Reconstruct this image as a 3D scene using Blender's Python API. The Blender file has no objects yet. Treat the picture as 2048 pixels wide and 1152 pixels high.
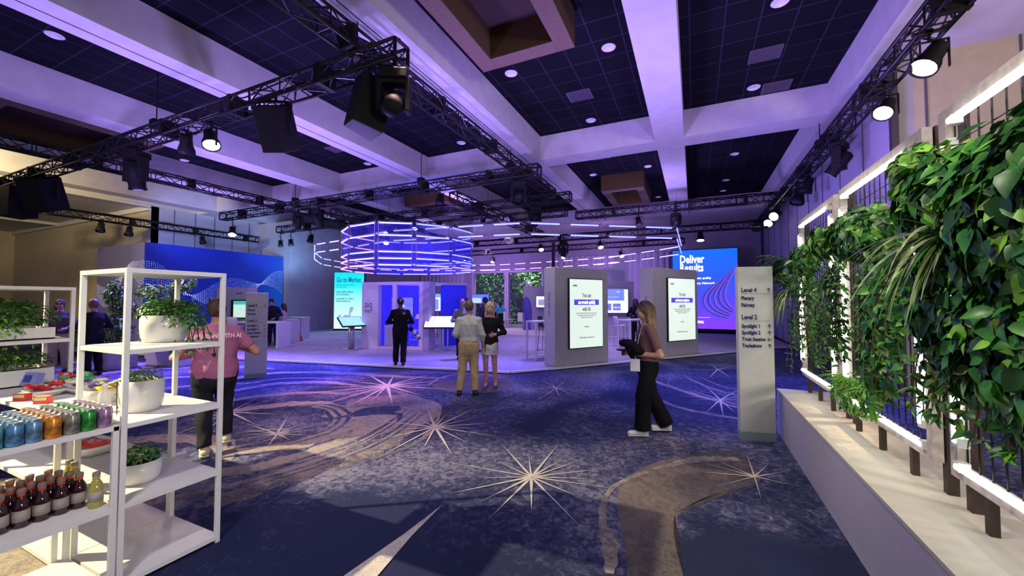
import bpy, math, random
import numpy as np
from mathutils import Vector, Matrix, Euler
R=math.radians; PI=math.pi
rnd=random.Random(7)
SC=bpy.context.scene
COL=SC.collection
# ---------------------------------------------------------------- camera
cam=bpy.data.cameras.new('camera'); co=bpy.data.objects.new('camera',cam); COL.objects.link(co)
cam.sensor_width=36; cam.lens=790/2048*36; cam.clip_start=.05; cam.clip_end=200
co.location=(0,0,1.7); co.rotation_euler=(R(90+1.96),0,R(24.7)); SC.camera=co
# ---------------------------------------------------------------- world + view
w=bpy.data.worlds.new('world'); SC.world=w; w.use_nodes=True
w.node_tree.nodes['Background'].inputs[0].default_value=(.42,.40,.62,1)
w.node_tree.nodes['Background'].inputs[1].default_value=.42
vs=SC.view_settings; vs.view_transform='Standard'; vs.look='None'; vs.gamma=1; vs.use_curve_mapping=False; vs.exposure=0.12
SC.cycles.use_denoising=True
SC.cycles.max_bounces=6; SC.cycles.diffuse_bounces=3; SC.cycles.glossy_bounces=3
SC.cycles.sample_clamp_indirect=4
# ---------------------------------------------------------------- venue lamps, with unseen washes and fills added
def spot(loc,target,power,col,size=60,blend=.6,rad=.12):
    l=bpy.data.lights.new('spot',"SPOT"); l.energy=power; l.color=col; l.spot_size=R(size); l.spot_blend=blend; l.shadow_soft_size=rad
    o=bpy.data.objects.new('spot_light',l); COL.objects.link(o); o.location=loc
    o.rotation_euler=(Vector(target)-Vector(loc)).to_track_quat('-Z','Y').to_euler(); return o
def area(loc,target,power,col,sx,sy):
    l=bpy.data.lights.new('area',"AREA"); l.shape='RECTANGLE'; l.size=sx; l.size_y=sy; l.energy=power; l.color=col
    o=bpy.data.objects.new('area_light',l); COL.objects.link(o); o.location=loc
    o.rotation_euler=(Vector(target)-Vector(loc)).to_track_quat('-Z','Y').to_euler(); return o
VIO=(.40,.27,1); BLU=(.14,.12,1); WARM=(1,.80,.52); NEU=(1,.93,.80); PNK=(1,.50,.62); CYA=(.25,.7,1)
# violet washes on the ceiling, added unseen in mid-air below the trusses
for (x,y,z,p) in [(-6.6,5.6,2.6,900),(-2.6,7,2.8,900),(1.6,8,2.9,560),(-12,7,2.9,850),(-1.5,15.5,3.6,520),(-9,14,4.6,420),(-17,9,3.2,650),(-10,3,2.9,700),(-14,19,4.0,420)]:
    spot((x,y,z),(x+.3,y+1.2,7),p,VIO,150,.7,.4)
spot((-18.5,8.5,4.6),(-23.2,11.6,5.3),520,(.34,.42,1),80,.9,.2)
spot((-18.5,13,3.4),(-21,15,6.5),420,(.3,.55,1),120,.7,.3)
# key light on the snack shelves, warm
spot((-8.6,-1.6,5.6),(-4.1,1.0,.6),6200,(1,.86,.47),34,.35,.05)
spot((-1.0,-1.2,5.4),(-3.3,1.3,1.0),420,(.95,.9,.95),44,.8,.25)
# front fill from the foyer side, neutral
spot((1.6,-2.5,5.2),(-1.5,5,0.8),420,(.84,.76,1),80,.9,.35)
# right truss lamps on the green wall, plus room-side spots added to brighten it
for (x,y,p) in [(.3,2.2,260),(.2,4.4,300),(.3,6.8,240)]:
    spot((x-.3,y-.6,5.3),(1.35,y,1.3),p*.48,(1,.90,.70),52,.6,.05)
spot((2.6,2.5,5.4),(1.5,3.0,1.5),160,(1,.86,.66),70,.6,.10)
spot((-1.8,1.2,5.2),(1.1,2.3,1.8),330,(1,.95,.80),40,.8,.06)
spot((-2.2,4.0,5.2),(1.15,4.6,1.6),330,(1,.93,.75),44,.8,.06)
# floor pools
spot((-6,4.4,5.3),(-6.0,5.9,0),1700,(1,.46,.62),36,.9,.15)
spot((-3.9,4.5,5.3),(-3.5,4.7,0),430,(1,.64,.52),36,.9,.15)
spot((-8.8,4.5,4.7),(-4.9,3.5,0),900,(1,.66,.56),36,.9,.12)
spot((-8.6,7.4,5.3),(-9.3,6.3,0),4600,BLU,62,.8,.2)
spot((-13.5,6,5.3),(-12.5,5.6,0),4200,(.22,.12,1),70,.8,.2)
spot((-5.3,10.4,5.3),(-5.6,8.0,0),2600,(.24,.16,1),70,.9,.2)
spot((1.2,7.9,5.3),(.8,8.6,0),1900,(.18,.16,1),70,.9,.2)
spot((-1.6,6.2,5.5),(-1.8,5.6,0),170,(.45,.42,1),70,.9,.3)
spot((2.6,5.2,5.4),(.25,4.45,0),700,(1,.72,.42),24,.5,.08)
# stage platform and its washes
for (x,y,p,c) in [(-4,12,420,(.50,.34,1)),(-7,14.5,500,(.5,.3,1)),(-9,19,520,(.80,.56,1)),(-11.5,8.8,300,(.5,.36,1)),(-16,13.5,420,(.4,.42,1)),(-2.2,14.4,300,(.55,.42,1)),(-4.5,18,300,(.6,.4,1)),(-12,22,400,(.85,.6,1))]:
    spot((x,y,5.2),(x,y+.2,0),p*1.65,c,105,.9,.2)
for (x,y,tx,ty) in [(-8.0,7.6,-9.6,10.6),(-6.4,8.0,-8.2,11.1)]: spot((x,y,5.2),(tx,ty,1.2),420,(.62,.30,1),36,.8,.1)  # violet spots, with the next one, added to brighten the booth front
spot((-8.4,10.2,3.6),(-9.6,10.5,2.4),60,(.35,.05,1),140,.9,.1)
spot((-4.6,7.2,5.3),(-2.9,10.0,1.4),230,(.90,.84,.80),34,.8,.1)  # this and the next spot are added to brighten the kiosks
spot((-1.0,9.6,5.3),(-.5,12.8,1.4),190,(.85,.80,.85),34,.8,.1)
spot((-3.8,6.0,5.3),(-3.6,6.8,1.2),120,(1,.86,.72),40,.8,.1)
spot((-3.5,4.4,5.3),(-3.75,6.3,1.1),240,(1,.9,.75),30,.8,.1)
spot((-7.6,4.6,5.3),(-6.7,7.9,1.0),110,(.9,.85,.9),30,.8,.1)
spot((1.2,3.2,5.3),(-.4,5.4,1.2),170,(1,.82,.72),30,.7,.1)
spot((-2.6,1.0,5.3),(-4.95,2.7,1.0),190,(1,.82,.72),36,.7,.1)
spot((-4,9.0,5.4),(-2.6,10.3,1.3),45,(.9,.85,.8),60,.9,.2)
# left foyer, warm
spot((-20,1.5,5.6),(-27,9.7,4.4),2600,(1,.80,.42),90,.7,.2)
spot((-17,2.5,5.4),(-14.0,4.8,1.0),800,(1,.84,.56),70,.7,.15)
spot((-15,8,5.0),(-21,11,2.6),420,(.20,.30,1),70,.9,.2)
spot((-17.5,13.5,5.2),(-20.6,16,2.4),120,(.3,.6,1),80,.9,.2)
# right foyer beyond the green wall, warm
area((7.5,0,3.0),(-5,6,6.6),260,(1,.95,.86),2.0,1.2)  # unseen uplight added to brighten the beam faces
spot((5.0,4.5,4.0),(5.2,9.4,5.2),230,(1,.80,.45),110,.8,.3)
spot((-.5,13.5,4.2),(3.4,15,3.6),300,(.26,.18,1),110,.9,.3)
spot((-.5,10.0,3.6),(3.4,11.5,4.6),300,(.26,.18,1),100,.9,.3)
spot((-4,20.5,3.6),(-5,24.9,4),500,(.5,.28,1),130,.8,.3)
spot((-12,21,3.2),(-13,24.9,3),500,(.42,.2,1),130,.8,.3)
# greenish spots added for daylight on the hedge outside the windows
spot((-10.7,26.2,5.5),(-10.7,27.6,.8),1500,(.95,1,.75),70,.9,.2)
spot((-13,26.0,6),(-13,28.0,2.0),900,(.85,1,.8),120,.9,.3)
for p_ in [(-9.4,11.2,3.9),(-9.0,11.0,3.1)]: spot(p_,(p_[0],p_[1]+1,p_[2]),260,(.06,.06,1),170,.5,.3); spot(p_,(p_[0]+.2,p_[1]-1,p_[2]),160,(.10,.06,1),170,.5,.3)  # unseen blue lights added inside the ring to colour the scrims
# ---------------------------------------------------------------- materials
MT={}
def mat(name,col,rough=.6,metal=0,emit=None,es=1,noise=None,bump=0,spec=.5,alpha=1,trans=0,scale=8):
    if name in MT: return MT[name]
    m=bpy.data.materials.new(name); m.use_nodes=True; nt=m.node_tree; b=nt.nodes['Principled BSDF']
    b.inputs['Base Color'].default_value=(*col,1); b.inputs['Roughness'].default_value=rough; b.inputs['Metallic'].default_value=metal
    b.inputs['Specular IOR Level'].default_value=spec; b.inputs['Alpha'].default_value=alpha; b.inputs['Transmission Weight'].default_value=trans
    if emit: b.inputs['Emission Color'].default_value=(*emit,1); b.inputs['Emission Strength'].default_value=es
    if noise or bump:
        tc=nt.nodes.new('ShaderNodeTexCoord'); n=nt.nodes.new('ShaderNodeTexNoise'); n.inputs['Scale'].default_value=scale; n.inputs['Detail'].default_value=4
        nt.links.new(tc.outputs['Object'],n.inputs['Vector'])
        if noise:
            r=nt.nodes.new('ShaderNodeValToRGB'); r.color_ramp.elements[0].position=.35; r.color_ramp.elements[1].position=.65
            r.color_ramp.elements[0].color=(*[c*(1-noise) for c in col],1); r.color_ramp.elements[1].color=(*[min(1,c*(1+noise)) for c in col],1)
            nt.links.new(n.outputs['Fac'],r.inputs[0]); nt.links.new(r.outputs[0],b.inputs['Base Color'])
        if bump:
            bp=nt.nodes.new('ShaderNodeBump'); bp.inputs['Strength'].default_value=bump; bp.inputs['Distance'].default_value=.02
            nt.links.new(n.outputs['Fac'],bp.inputs['Height']); nt.links.new(bp.outputs[0],b.inputs['Normal'])
    MT[name]=m; return m
def glow(name,col,s,base=(.8,.8,.8)): return mat(name,base,.4,emit=col,es=s)
white=mat('white_powder_coat',(.80,.79,.76),.42,noise=.03)
whitew=mat('white_painted_wood',(.78,.76,.72),.5,noise=.04)
black=mat('black_metal',(.008,.007,.011),.42,metal=0,spec=.35,noise=.3)
blackp=mat('black_plastic',(.008,.008,.009),.6,noise=.2,spec=.2)
grey=mat('grey_laminate',(.50,.48,.46),.62,noise=.04)
lav=mat('white_laminate',(.72,.70,.74),.45,noise=.03)
steel=mat('brushed_steel',(.5,.5,.53),.35,metal=.8,noise=.08)
beam=mat('painted_plaster',(.56,.53,.52),.85,noise=.05,bump=.04,scale=3)
beige=mat('beige_wall_vinyl',(.50,.42,.29),.85,noise=.06,bump=.05,scale=4)
wallp=mat('grey_violet_wall',(.40,.37,.42),.85,noise=.06,scale=2)
brown=mat('brown_carpet_bulkhead',(.085,.045,.010),.95,noise=.25,bump=.2,scale=60)
browns=mat('rough_brown_stone',(.135,.085,.060),.95,noise=.3,bump=.4,scale=70)
tube=glow('led_tube_white',(.93,.97,.92),3.6)
ledv=glow('led_tube_blue',(.09,.11,1),4.2)
ledp=glow('led_tube_pink',(1,.40,.80),1.9)
ledw=glow('led_tube_lilac',(.20,.19,1),4.0)
lampg=glow('lamp_lens_lit',(1,.88,.66),14)
glass=mat('clear_glass',(.6,.65,.7),.05,alpha=.04,spec=.5)
# ---------------------------------------------------------------- mesh builder
class MB:
    def __init__(s): s.v=[]; s.f=[]; s.m=[]
    def add(s,v,f,m=0):
        o=len(s.v); s.v+= [tuple(p) for p in v]; s.f+=[tuple(i+o for i in q) for q in f]; s.m+=[m]*len(f); return s
    def box(s,c,d,m=0,rz=0,M=None):
        x,y,z=[k/2 for k in d]; P=[Vector((a*x,b*y,e*z)) for a in(-1,1) for b in(-1,1) for e in(-1,1)]
        if rz: q=Matrix.Rotation(rz,3,'Z'); P=[q@p for p in P]
        if M is not None: P=[M@p for p in P]
        c=Vector(c); P=[p+c for p in P]
        return s.add(P,[(0,1,3,2),(4,6,7,5),(0,4,5,1),(2,3,7,6),(0,2,6,4),(1,5,7,3)],m)
    def bx(s,x0,x1,y0,y1,z0,z1,m=0): return s.box(((x0+x1)/2,(y0+y1)/2,(z0+z1)/2),(abs(x1-x0),abs(y1-y0),abs(z1-z0)),m)
    def tube(s,p,q,r,r2=None,n=8,m=0,cap=True):
        p=Vector(p);q=Vector(q);r2=r if r2 is None else r2;d=(q-p)
        if d.length<1e-6: return s
        z=d.normalized(); a=z.orthogonal().normalized(); b=z.cross(a)
        V=[];F=[]
        for i in range(n):
            t=2*PI*i/n; u=a*math.cos(t)+b*math.sin(t); V+=[p+u*r,q+u*r2]
        for i in range(n):
            j=(i+1)%n; F.append((2*i,2*j,2*j+1,2*i+1))
        if cap: F.append(tuple(2*i for i in range(n))[::-1]); F.append(tuple(2*i+1 for i in range(n)))
        return s.add(V,F,m)
    def path(s,pts,r,n=6,m=0):
        for a,b in zip(pts,pts[1:]): s.tube(a,b,r,n=n,m=m)
        return s
    def lathe(s,prof,c=(0,0,0),n=20,m=0,M=None):
        V=[];F=[];c=Vector(c)
        for (r,z) in prof:
            for i in range(n):
                t=2*PI*i/n; p=Vector((r*math.cos(t),r*math.sin(t),z))
                if M is not None: p=M@p
                V.append(p+c)
        for k in range(len(prof)-1):
            for i in range(n):
                j=(i+1)%n; F.append((k*n+i,k*n+j,(k+1)*n+j,(k+1)*n+i))
        F.append(tuple(range(n))[::-1]); F.append(tuple((len(prof)-1)*n+i for i in range(n)))
        return s.add(V,F,m)
    def prism(s,pts,z0,z1,m=0):
        n=len(pts); V=[(x,y,z0) for x,y in pts]+[(x,y,z1) for x,y in pts]
        F=[tuple(range(n))[::-1],tuple(range(n,2*n))]+[(i,(i+1)%n,n+(i+1)%n,n+i) for i in range(n)]
        return s.add(V,F,m)
    def quad(s,a,b,c,d,m=0): return s.add([a,b,c,d],[(0,1,2,3)],m)
    def build(s,name,mats,parent=None,smooth=False,loc=None,bevel=0,**tags):
        me=bpy.data.meshes.new(name); off=Vector((0,0,0))
        V=s.v
        if loc is not None: V=[(v[0]-loc[0],v[1]-loc[1],v[2]-loc[2]) for v in V]
        me.from_pydata(V,[],s.f)
        if not isinstance(mats,(list,tuple)): mats=[mats]
        for k in mats: me.materials.append(k)
        if len(mats)>1: me.polygons.foreach_set('material_index',s.m)
        if smooth: me.polygons.foreach_set('use_smooth',[True]*len(me.polygons))
        me.update(); o=bpy.data.objects.new(name,me); COL.objects.link(o)
        if loc is not None: o.location=loc
        if parent is not None:
            o.parent=parent; o.location=(0,0,0)
            if loc is not None and 'base' in parent: pass
        if bevel:
            b=o.modifiers.new('bevel','BEVEL'); b.width=bevel; b.segments=2; b.limit_method='ANGLE'
        for k,t in tags.items(): o[k]=t
        return o
def thing(name,label,cat,loc=(0,0,0),rz=0,group=None,kind=None):
    o=bpy.data.objects.new(name,None); COL.objects.link(o); o.empty_display_size=.1
    o.location=loc; o.rotation_euler=(0,0,rz); o['label']=label; o['category']=cat
    if group: o['group']=group
    if kind: o['kind']=kind
    return o
def tag(o,label,cat,group=None,kind=None):
    o['label']=label; o['category']=cat
    if group: o['group']=group
    if kind: o['kind']=kind
    return o
KIDS={}
def dup(root,loc=None,rz=None,label=None,group=None,rot=None):
    def cp(o,par):
        c=o.copy(); COL.objects.link(c)
        if par is not None: c.parent=par
        for ch in [k for k in o.children]: cp(ch,c)
        return c
    r=cp(root,None)
    if loc is not None: r.location=loc
    if rz is not None: r.rotation_euler=(0,0,rz)
    if rot is not None: r.rotation_euler=rot
    if label: r['label']=label
    if group: r['group']=group
    return r
_dg=None
def text_mesh(body,size,font_sx=.7,bold=.0,align='CENTER',depth=.0,spacing=1.0,line=1.0):
    """returns verts, faces of flat lettering in the XY plane, centred on origin"""
    c=bpy.data.curves.new('t','FONT'); c.body=body; c.size=size; c.align_x=align; c.align_y='CENTER'; c.offset=bold; c.extrude=depth
    c.space_character=spacing; c.space_line=line; c.resolution_u=2; c.fill_mode='FRONT' if depth==0 else 'BOTH'
    o=bpy.data.objects.new('t',c); COL.objects.link(o)
    dg=bpy.context.evaluated_depsgraph_get(); me=bpy.data.meshes.new_from_object(o.evaluated_get(dg))
    V=[Vector((v.co.x*font_sx,v.co.y,v.co.z)) for v in me.vertices]; F=[tuple(p.vertices) for p in me.polygons]
    bpy.data.objects.remove(o); bpy.data.curves.remove(c); bpy.data.meshes.remove(me)
    return V,F
def put_text(mb,body,size,origin,right,up,**k):
    """lettering on a plane; right/up are vectors, origin its anchor"""
    m=k.pop('m',0)
    V,F=text_mesh(body,size,**k); o=Vector(origin); r=Vector(right).normalized(); u=Vector(up).normalized(); n=r.cross(u)
    mb.add([o+r*v.x+u*v.y+n*(v.z+.002) for v in V],F,m); return mb
UP=Vector((0,0,1))
# ================================================================ SETTING
def struct(o): o['kind']='structure'; return o
# carpet material: navy with mottled grey-lilac fields
def carpet(name,dark,mid,light,s1=.35,thr=.5,seedo=0,blobs=()):
    m=bpy.data.materials.new(name); m.use_nodes=True; nt=m.node_tree; b=nt.nodes['Principled BSDF']; L=nt.links.new
    b.inputs['Roughness'].default_value=.95; b.inputs['Specular IOR Level'].default_value=.15
    tc=nt.nodes.new('ShaderNodeTexCoord'); mp=nt.nodes.new('ShaderNodeMapping'); mp.inputs['Location'].default_value=(seedo,seedo*2,0)
    L(tc.outputs['Object'],mp.inputs[0])
    big=nt.nodes.new('ShaderNodeTexNoise'); big.inputs['Scale'].default_value=s1; big.inputs['Detail'].default_value=3; big.inputs['Distortion'].default_value=1.2; L(mp.outputs[0],big.inputs['Vector'])
    fine=nt.nodes.new('ShaderNodeTexNoise'); fine.inputs['Scale'].default_value=13; fine.inputs['Detail'].default_value=6; fine.inputs['Roughness'].default_value=.7; fine.inputs['Distortion'].default_value=1.0; L(mp.outputs[0],fine.inputs['Vector'])
    pile=nt.nodes.new('ShaderNodeTexNoise'); pile.inputs['Scale'].default_value=120; pile.inputs['Detail'].default_value=2; L(mp.outputs[0],pile.inputs['Vector'])
    a=nt.nodes.new('ShaderNodeMath'); a.operation='MULTIPLY_ADD'; a.inputs[1].default_value=1.6; a.inputs[2].default_value=-.30-thr+.5; L(big.outputs['Fac'],a.inputs[0])
    s=nt.nodes.new('ShaderNodeMath'); s.operation='ADD'; L(a.outputs[0],s.inputs[0])
    f2=nt.nodes.new('ShaderNodeMath'); f2.operation='MULTIPLY_ADD'; f2.inputs[1].default_value=2.0; f2.inputs[2].default_value=-1.0; L(fine.outputs['Fac'],f2.inputs[0]); L(f2.outputs[0],s.inputs[1])
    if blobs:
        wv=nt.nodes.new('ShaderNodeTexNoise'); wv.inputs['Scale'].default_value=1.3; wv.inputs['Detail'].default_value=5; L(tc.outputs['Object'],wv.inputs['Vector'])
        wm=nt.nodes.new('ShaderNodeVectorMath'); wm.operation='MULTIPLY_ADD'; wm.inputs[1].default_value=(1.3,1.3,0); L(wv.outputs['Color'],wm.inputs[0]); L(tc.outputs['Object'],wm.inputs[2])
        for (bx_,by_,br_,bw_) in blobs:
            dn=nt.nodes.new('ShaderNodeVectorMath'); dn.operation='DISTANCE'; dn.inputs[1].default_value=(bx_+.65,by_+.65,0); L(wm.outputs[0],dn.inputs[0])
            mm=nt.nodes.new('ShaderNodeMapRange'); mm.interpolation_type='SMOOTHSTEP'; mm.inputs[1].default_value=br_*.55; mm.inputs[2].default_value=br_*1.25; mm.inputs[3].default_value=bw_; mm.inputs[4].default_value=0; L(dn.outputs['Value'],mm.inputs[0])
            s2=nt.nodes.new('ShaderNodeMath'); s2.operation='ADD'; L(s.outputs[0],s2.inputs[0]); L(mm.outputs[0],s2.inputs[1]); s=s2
    r=nt.nodes.new('ShaderNodeValToRGB'); e=r.color_ramp.elements; e[0].position=.22; e[0].color=(*dark,1); e[1].position=.86; e[1].color=(*light,1)
    k=r.color_ramp.elements.new(.5); k.color=(*mid,1); L(s.outputs[0],r.inputs[0])
    mx=nt.nodes.new('ShaderNodeMix'); mx.data_type='RGBA'; mx.blend_type='MULTIPLY'; mx.inputs[0].default_value=.6
    r2=nt.nodes.new('ShaderNodeValToRGB'); r2.color_ramp.elements[0].position=.3; r2.color_ramp.elements[0].color=(.45,.45,.45,1); r2.color_ramp.elements[1].position=.7; r2.color_ramp.elements[1].color=(1.3,1.3,1.3,1)
    L(pile.outputs['Fac'],r2.inputs[0]); L(r.outputs[0],mx.inputs[6]); L(r2.outputs[0],mx.inputs[7]); L(mx.outputs[2],b.inputs['Base Color'])
    return m
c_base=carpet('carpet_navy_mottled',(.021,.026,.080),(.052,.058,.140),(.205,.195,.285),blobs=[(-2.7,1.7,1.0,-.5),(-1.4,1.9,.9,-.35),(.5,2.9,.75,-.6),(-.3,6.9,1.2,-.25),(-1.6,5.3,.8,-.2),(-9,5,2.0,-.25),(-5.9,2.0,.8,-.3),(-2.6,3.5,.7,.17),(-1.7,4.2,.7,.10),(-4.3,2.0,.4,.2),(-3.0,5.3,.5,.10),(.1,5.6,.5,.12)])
c_swirl=carpet('carpet_taupe_swirl',(.10,.095,.13),(.23,.195,.20),(.34,.29,.28),.6,.38,3)
c_star=carpet('carpet_pale_star',(.34,.31,.33),(.50,.45,.45),(.60,.54,.52),.6,.2,5)
c_taupe=carpet('carpet_brown_taupe',(.06,.055,.075),(.105,.09,.10),(.155,.13,.13),.5,.40,9)
c_navy=carpet('carpet_deep_navy',(.014,.017,.05),(.025,.03,.08),(.05,.06,.12),.5,.7,12)
c_plat=carpet('carpet_platform_grey',(.28,.27,.33),(.36,.34,.41),(.43,.41,.48),.8,.35,15)
fl=MB(); fl.quad((-42,-6,0),(9,-6,0),(9,26,0),(-42,26,0),0)
HZ=[.0015]
def ribbon(pts,wd,m,z):
    """swirl band following pts with widths wd"""
    P=[Vector((x,y,0)) for x,y in pts]; Q=[]
    n=len(P)*7
    for i in range(n+1):
        t=i/n*(len(P)-1); k=min(int(t),len(P)-2); f=t-k
        a=P[max(k-1,0)];b=P[k];c=P[k+1];d=P[min(k+2,len(P)-1)]
        p=.5*((2*b)+(c-a)*f+(2*a-5*b+4*c-d)*f*f+(3*b-a-3*c+d)*f**3)
        ww=wd[k]+(wd[k+1]-wd[k])*f; Q.append((p,ww))
    V=[];F=[]
    for i,(p,ww) in enumerate(Q):
        a=Q[max(i-1,0)][0];b=Q[min(i+1,len(Q)-1)][0];t=(b-a).normalized();nn=Vector((-t.y,t.x,0))
        j=1+.18*math.sin(i*1.3)+.12*math.sin(i*2.9+1)
        V+=[p+nn*ww/2*j+Vector((0,0,z)),p-nn*ww/2*(2-j)+Vector((0,0,z))]
    for i in range(len(Q)-1): F.append((2*i,2*i+1,2*i+3,2*i+2))
    fl.add(V,F,m)
def blob(pts,m,z):
    P=[Vector((x,y,z)) for x,y in pts]; n=len(P); V=[]
    for i in range(n):
        a,b,c,d=P[i-1],P[i],P[(i+1)%n],P[(i+2)%n]
        for k in range(6):
            f=k/6; V.append(.5*((2*b)+(c-a)*f+(2*a-5*b+4*c-d)*f*f+(3*b-a-3*c+d)*f**3))
    cc=sum(V,Vector())/len(V); V.append(cc); N=len(V)-1
    fl.add(V,[(i,(i+1)%N,N) for i in range(N)],m)
def star(cx,cy,rays,m=2,z=.006,hub=.05):
    w0=max(r[2] for r in rays); fl.add([(cx+w0*.8*math.cos(PI*i/5),cy+w0*.8*math.sin(PI*i/5),z+.0045) for i in range(10)],[tuple(range(10))],m)
    """starburst woven in the carpet: thin tapering rays"""
    for k_,(ang,L,wd) in enumerate(rays):
        a=R(ang); wd*=.70; t=Vector((math.cos(a),math.sin(a),0)); n=Vector((-t.y,t.x,0)); c=Vector((cx,cy,z+k_*.0002))
        fl.add([c-t*.02-n*wd*.4,c+t*L*.12-n*wd,c+t*L,c+t*L*.12+n*wd,c-t*.02+n*wd*.4],[(0,1,2,3,4)],m)
ribbon([(-3.7,2.0),(-3.58,2.74),(-3.4,3.39),(-3.45,4.0),(-3.9,5.3)],[.25,.35,.40,.30,.1],1,.0020)
ribbon([(-6.6,3.3),(-6.3,4.25),(-5.62,4.66),(-4.74,4.33),(-4.3,3.8),(-4.35,3.2),(-4.9,2.7)],[.1,.3,.35,.45,.42,.32,.1],1,.0024)
ribbon([(-4.6,2.2),(-4.1,2.62),(-3.88,3.35),(-3.97,4.02),(-4.21,4.95),(-4.4,5.6),(-5.3,6.0)],[.15,.26,.32,.34,.28,.2,.05],1,.0026)
ribbon([(-4.3,1.6),(-3.9,2.35),(-3.68,3.1),(-3.7,3.9),(-3.8,4.6)],[.1,.10,.10,.1,.03],1,.0030)
blob([(-5.42,5.09),(-4.88,5.73),(-3.89,5.53),(-3.45,4.82),(-3.50,4.19),(-3.89,3.92),(-4.57,4.31)],1,.0016)
blob([(-4.6,4.35),(-4.2,4.9),(-4.45,5.1),(-4.8,4.75)],0,.0034)
ribbon([(-4.9,3.95),(-4.55,4.55),(-4.1,4.75),(-3.85,4.5)],[.04,.14,.12,.03],0,.0036)
ribbon([(-6.0,3.8),(-5.4,4.2),(-4.85,3.9),(-4.7,3.5)],[.03,.12,.14,.03],0,.0037)
blob([(-.63,3.6),(-.56,4.14),(-.31,4.59),(.04,4.98),(.44,5.09),(.55,4.46),(.19,4.03),(-.05,3.68),(-.16,3.34),(-.14,3.04),(-.06,2.5),(-.1,1.9),(-.45,1.9),(-.40,2.5),(-.45,2.83),(-.53,3.13)],3,.0016)
ribbon([(-.5,2.55),(-.56,2.85),(-.66,3.1),(-.72,3.47),(-.65,3.85),(-.34,4.37),(.1,4.9)],[.05,.13,.06,.05,.05,.05,.02],1,.0030)
ribbon([(-.3,4.4),(0,4.75),(.42,4.95)],[.04,.14,.1],1,.0032)
ribbon([(-8.9,4.4),(-9.2,6.0),(-7.73,6.85),(-6.12,7.1),(-4.98,7.4)],[.1,.35,.3,.25,.05],1,.0022)
ribbon([(-7.9,3.9),(-7.9,5.3),(-7.1,5.95),(-6.0,6.0)],[.1,.3,.25,.05],1,.0023)
ribbon([(-7.3,3.2),(-7.2,4.4),(-6.5,5.2),(-5.6,5.4)],[.05,.22,.2,.05],1,.0025)
ribbon([(-12.5,3.0),(-12.6,5.2),(-11.0,6.3),(-9.6,6.6)],[.2,.5,.4,.1],1,.0023)
ribbon([(-11.2,2.5),(-11.0,4.4),(-10,5.4)],[.2,.4,.1],1,.0024)
ribbon([(-16.5,2.5),(-16.0,4.6),(-13.8,5.6),(-12.0,5.2)],[.3,.6,.5,.1],1,.0025)
ribbon([(-10.2,2.6),(-9.3,4.4),(-8.3,5.4)],[.1,.25,.05],1,.0027)
ribbon([(-6.9,1.9),(-6.2,2.6),(-5.3,2.9),(-4.5,2.6)],[.1,.3,.3,.05],1,.0025)
blob([(-4.9,6.9),(-4.4,7.9),(-3.7,7.9),(-3.3,7.1),(-3.7,6.4),(-4.5,6.4)],3,.0017)
ribbon([(-4.95,6.7),(-5.15,7.6),(-4.6,8.2),(-3.9,7.9)],[.05,.08,.08,.03],1,.0031)
ribbon([(-1.2,9.6),(-.5,8.6),(.1,7.9),(.7,7.2)],[.05,.14,.12,.05],1,.0022)
ribbon([(-.9,7.9),(-.3,7.0),(.3,6.7),(.8,6.6)],[.05,.10,.12,.05],1,.0023)
ribbon([(-.2,9.8),(.3,8.7),(.9,8.1)],[.04,.08,.05],1,.0023)
ribbon([(-6.6,.9),(-5.4,1.5),(-4.2,1.2),(-3.4,.6)],[.2,.45,.5,.2],1,.0020)
ribbon([(-6.6,.3),(-5.2,.9),(-4.0,.7)],[.2,.3,.2],1,.0021)
for off,w_ in ((-.16,.05),(-.06,.03),(.07,.045),(.17,.03)):
    ribbon([(-3.9+off,2.3),(-3.72+off,2.9),(-3.62+off,3.5),(-3.68+off,4.1),(-3.95+off,5.0)],[.02,w_,w_*1.3,w_,.01],0,.0042)
for off,w_ in ((-.14,.05),(-.03,.04),(.10,.05)):
    ribbon([(-6.2,3.6+off),(-6.0+off*.3,4.2+off),(-5.5,4.6+off),(-4.8+off*.5,4.35+off),(-4.42+off,3.8),(-4.5+off,3.2)],[.01,w_,w_,w_*1.4,w_,.01],0,.0043)
for off,w_ in ((-.12,.05),(.02,.06),(.13,.04)):
    ribbon([(-9.1+off,5.0),(-9.0+off,6.0),(-7.9,6.7+off),(-6.4,7.0+off)],[.02,w_,w_,.01],0,.0041)
    ribbon([(-7.9+off,4.3),(-7.8+off,5.2),(-7.0,5.8+off)],[.02,w_,.01],0,.0041)
ribbon([(-8.4,4.9),(-8.3,5.8),(-7.3,6.3),(-6.0,6.5)],[.02,.10,.08,.01],1,.0040)
ribbon([(-3.2,3.2),(-3.05,3.8),(-3.2,4.4),(-3.6,5.2)],[.02,.07,.07,.01],1,.0040)
ribbon([(-5.4,3.2),(-5.0,3.55),(-4.75,3.35),(-4.8,3.0)],[.02,.09,.08,.01],1,.0040)
ribbon([(-.55,8.9),(-.1,8.0),(.5,7.5)],[.02,.05,.02],1,.0040); ribbon([(.1,9.9),(.5,9.0),(1.0,8.6)],[.02,.05,.02],1,.0040)
star(-1.45,3.6,[(-92,.85,.022),(-68,.66,.022),(-44,.94,.018),(-20,.72,.016),(7,.80,.016),(39,.80,.018),(61,.66,.016),(92,1.0,.022),(115,.54,.016),(134,.95,.02),(157,.52,.014),(-177,1.05,.014),(-109,.7,.022),(-131,.82,.024),(20,.66,.014),(-152,.5,.014),(75,.5,.02)])
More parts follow.
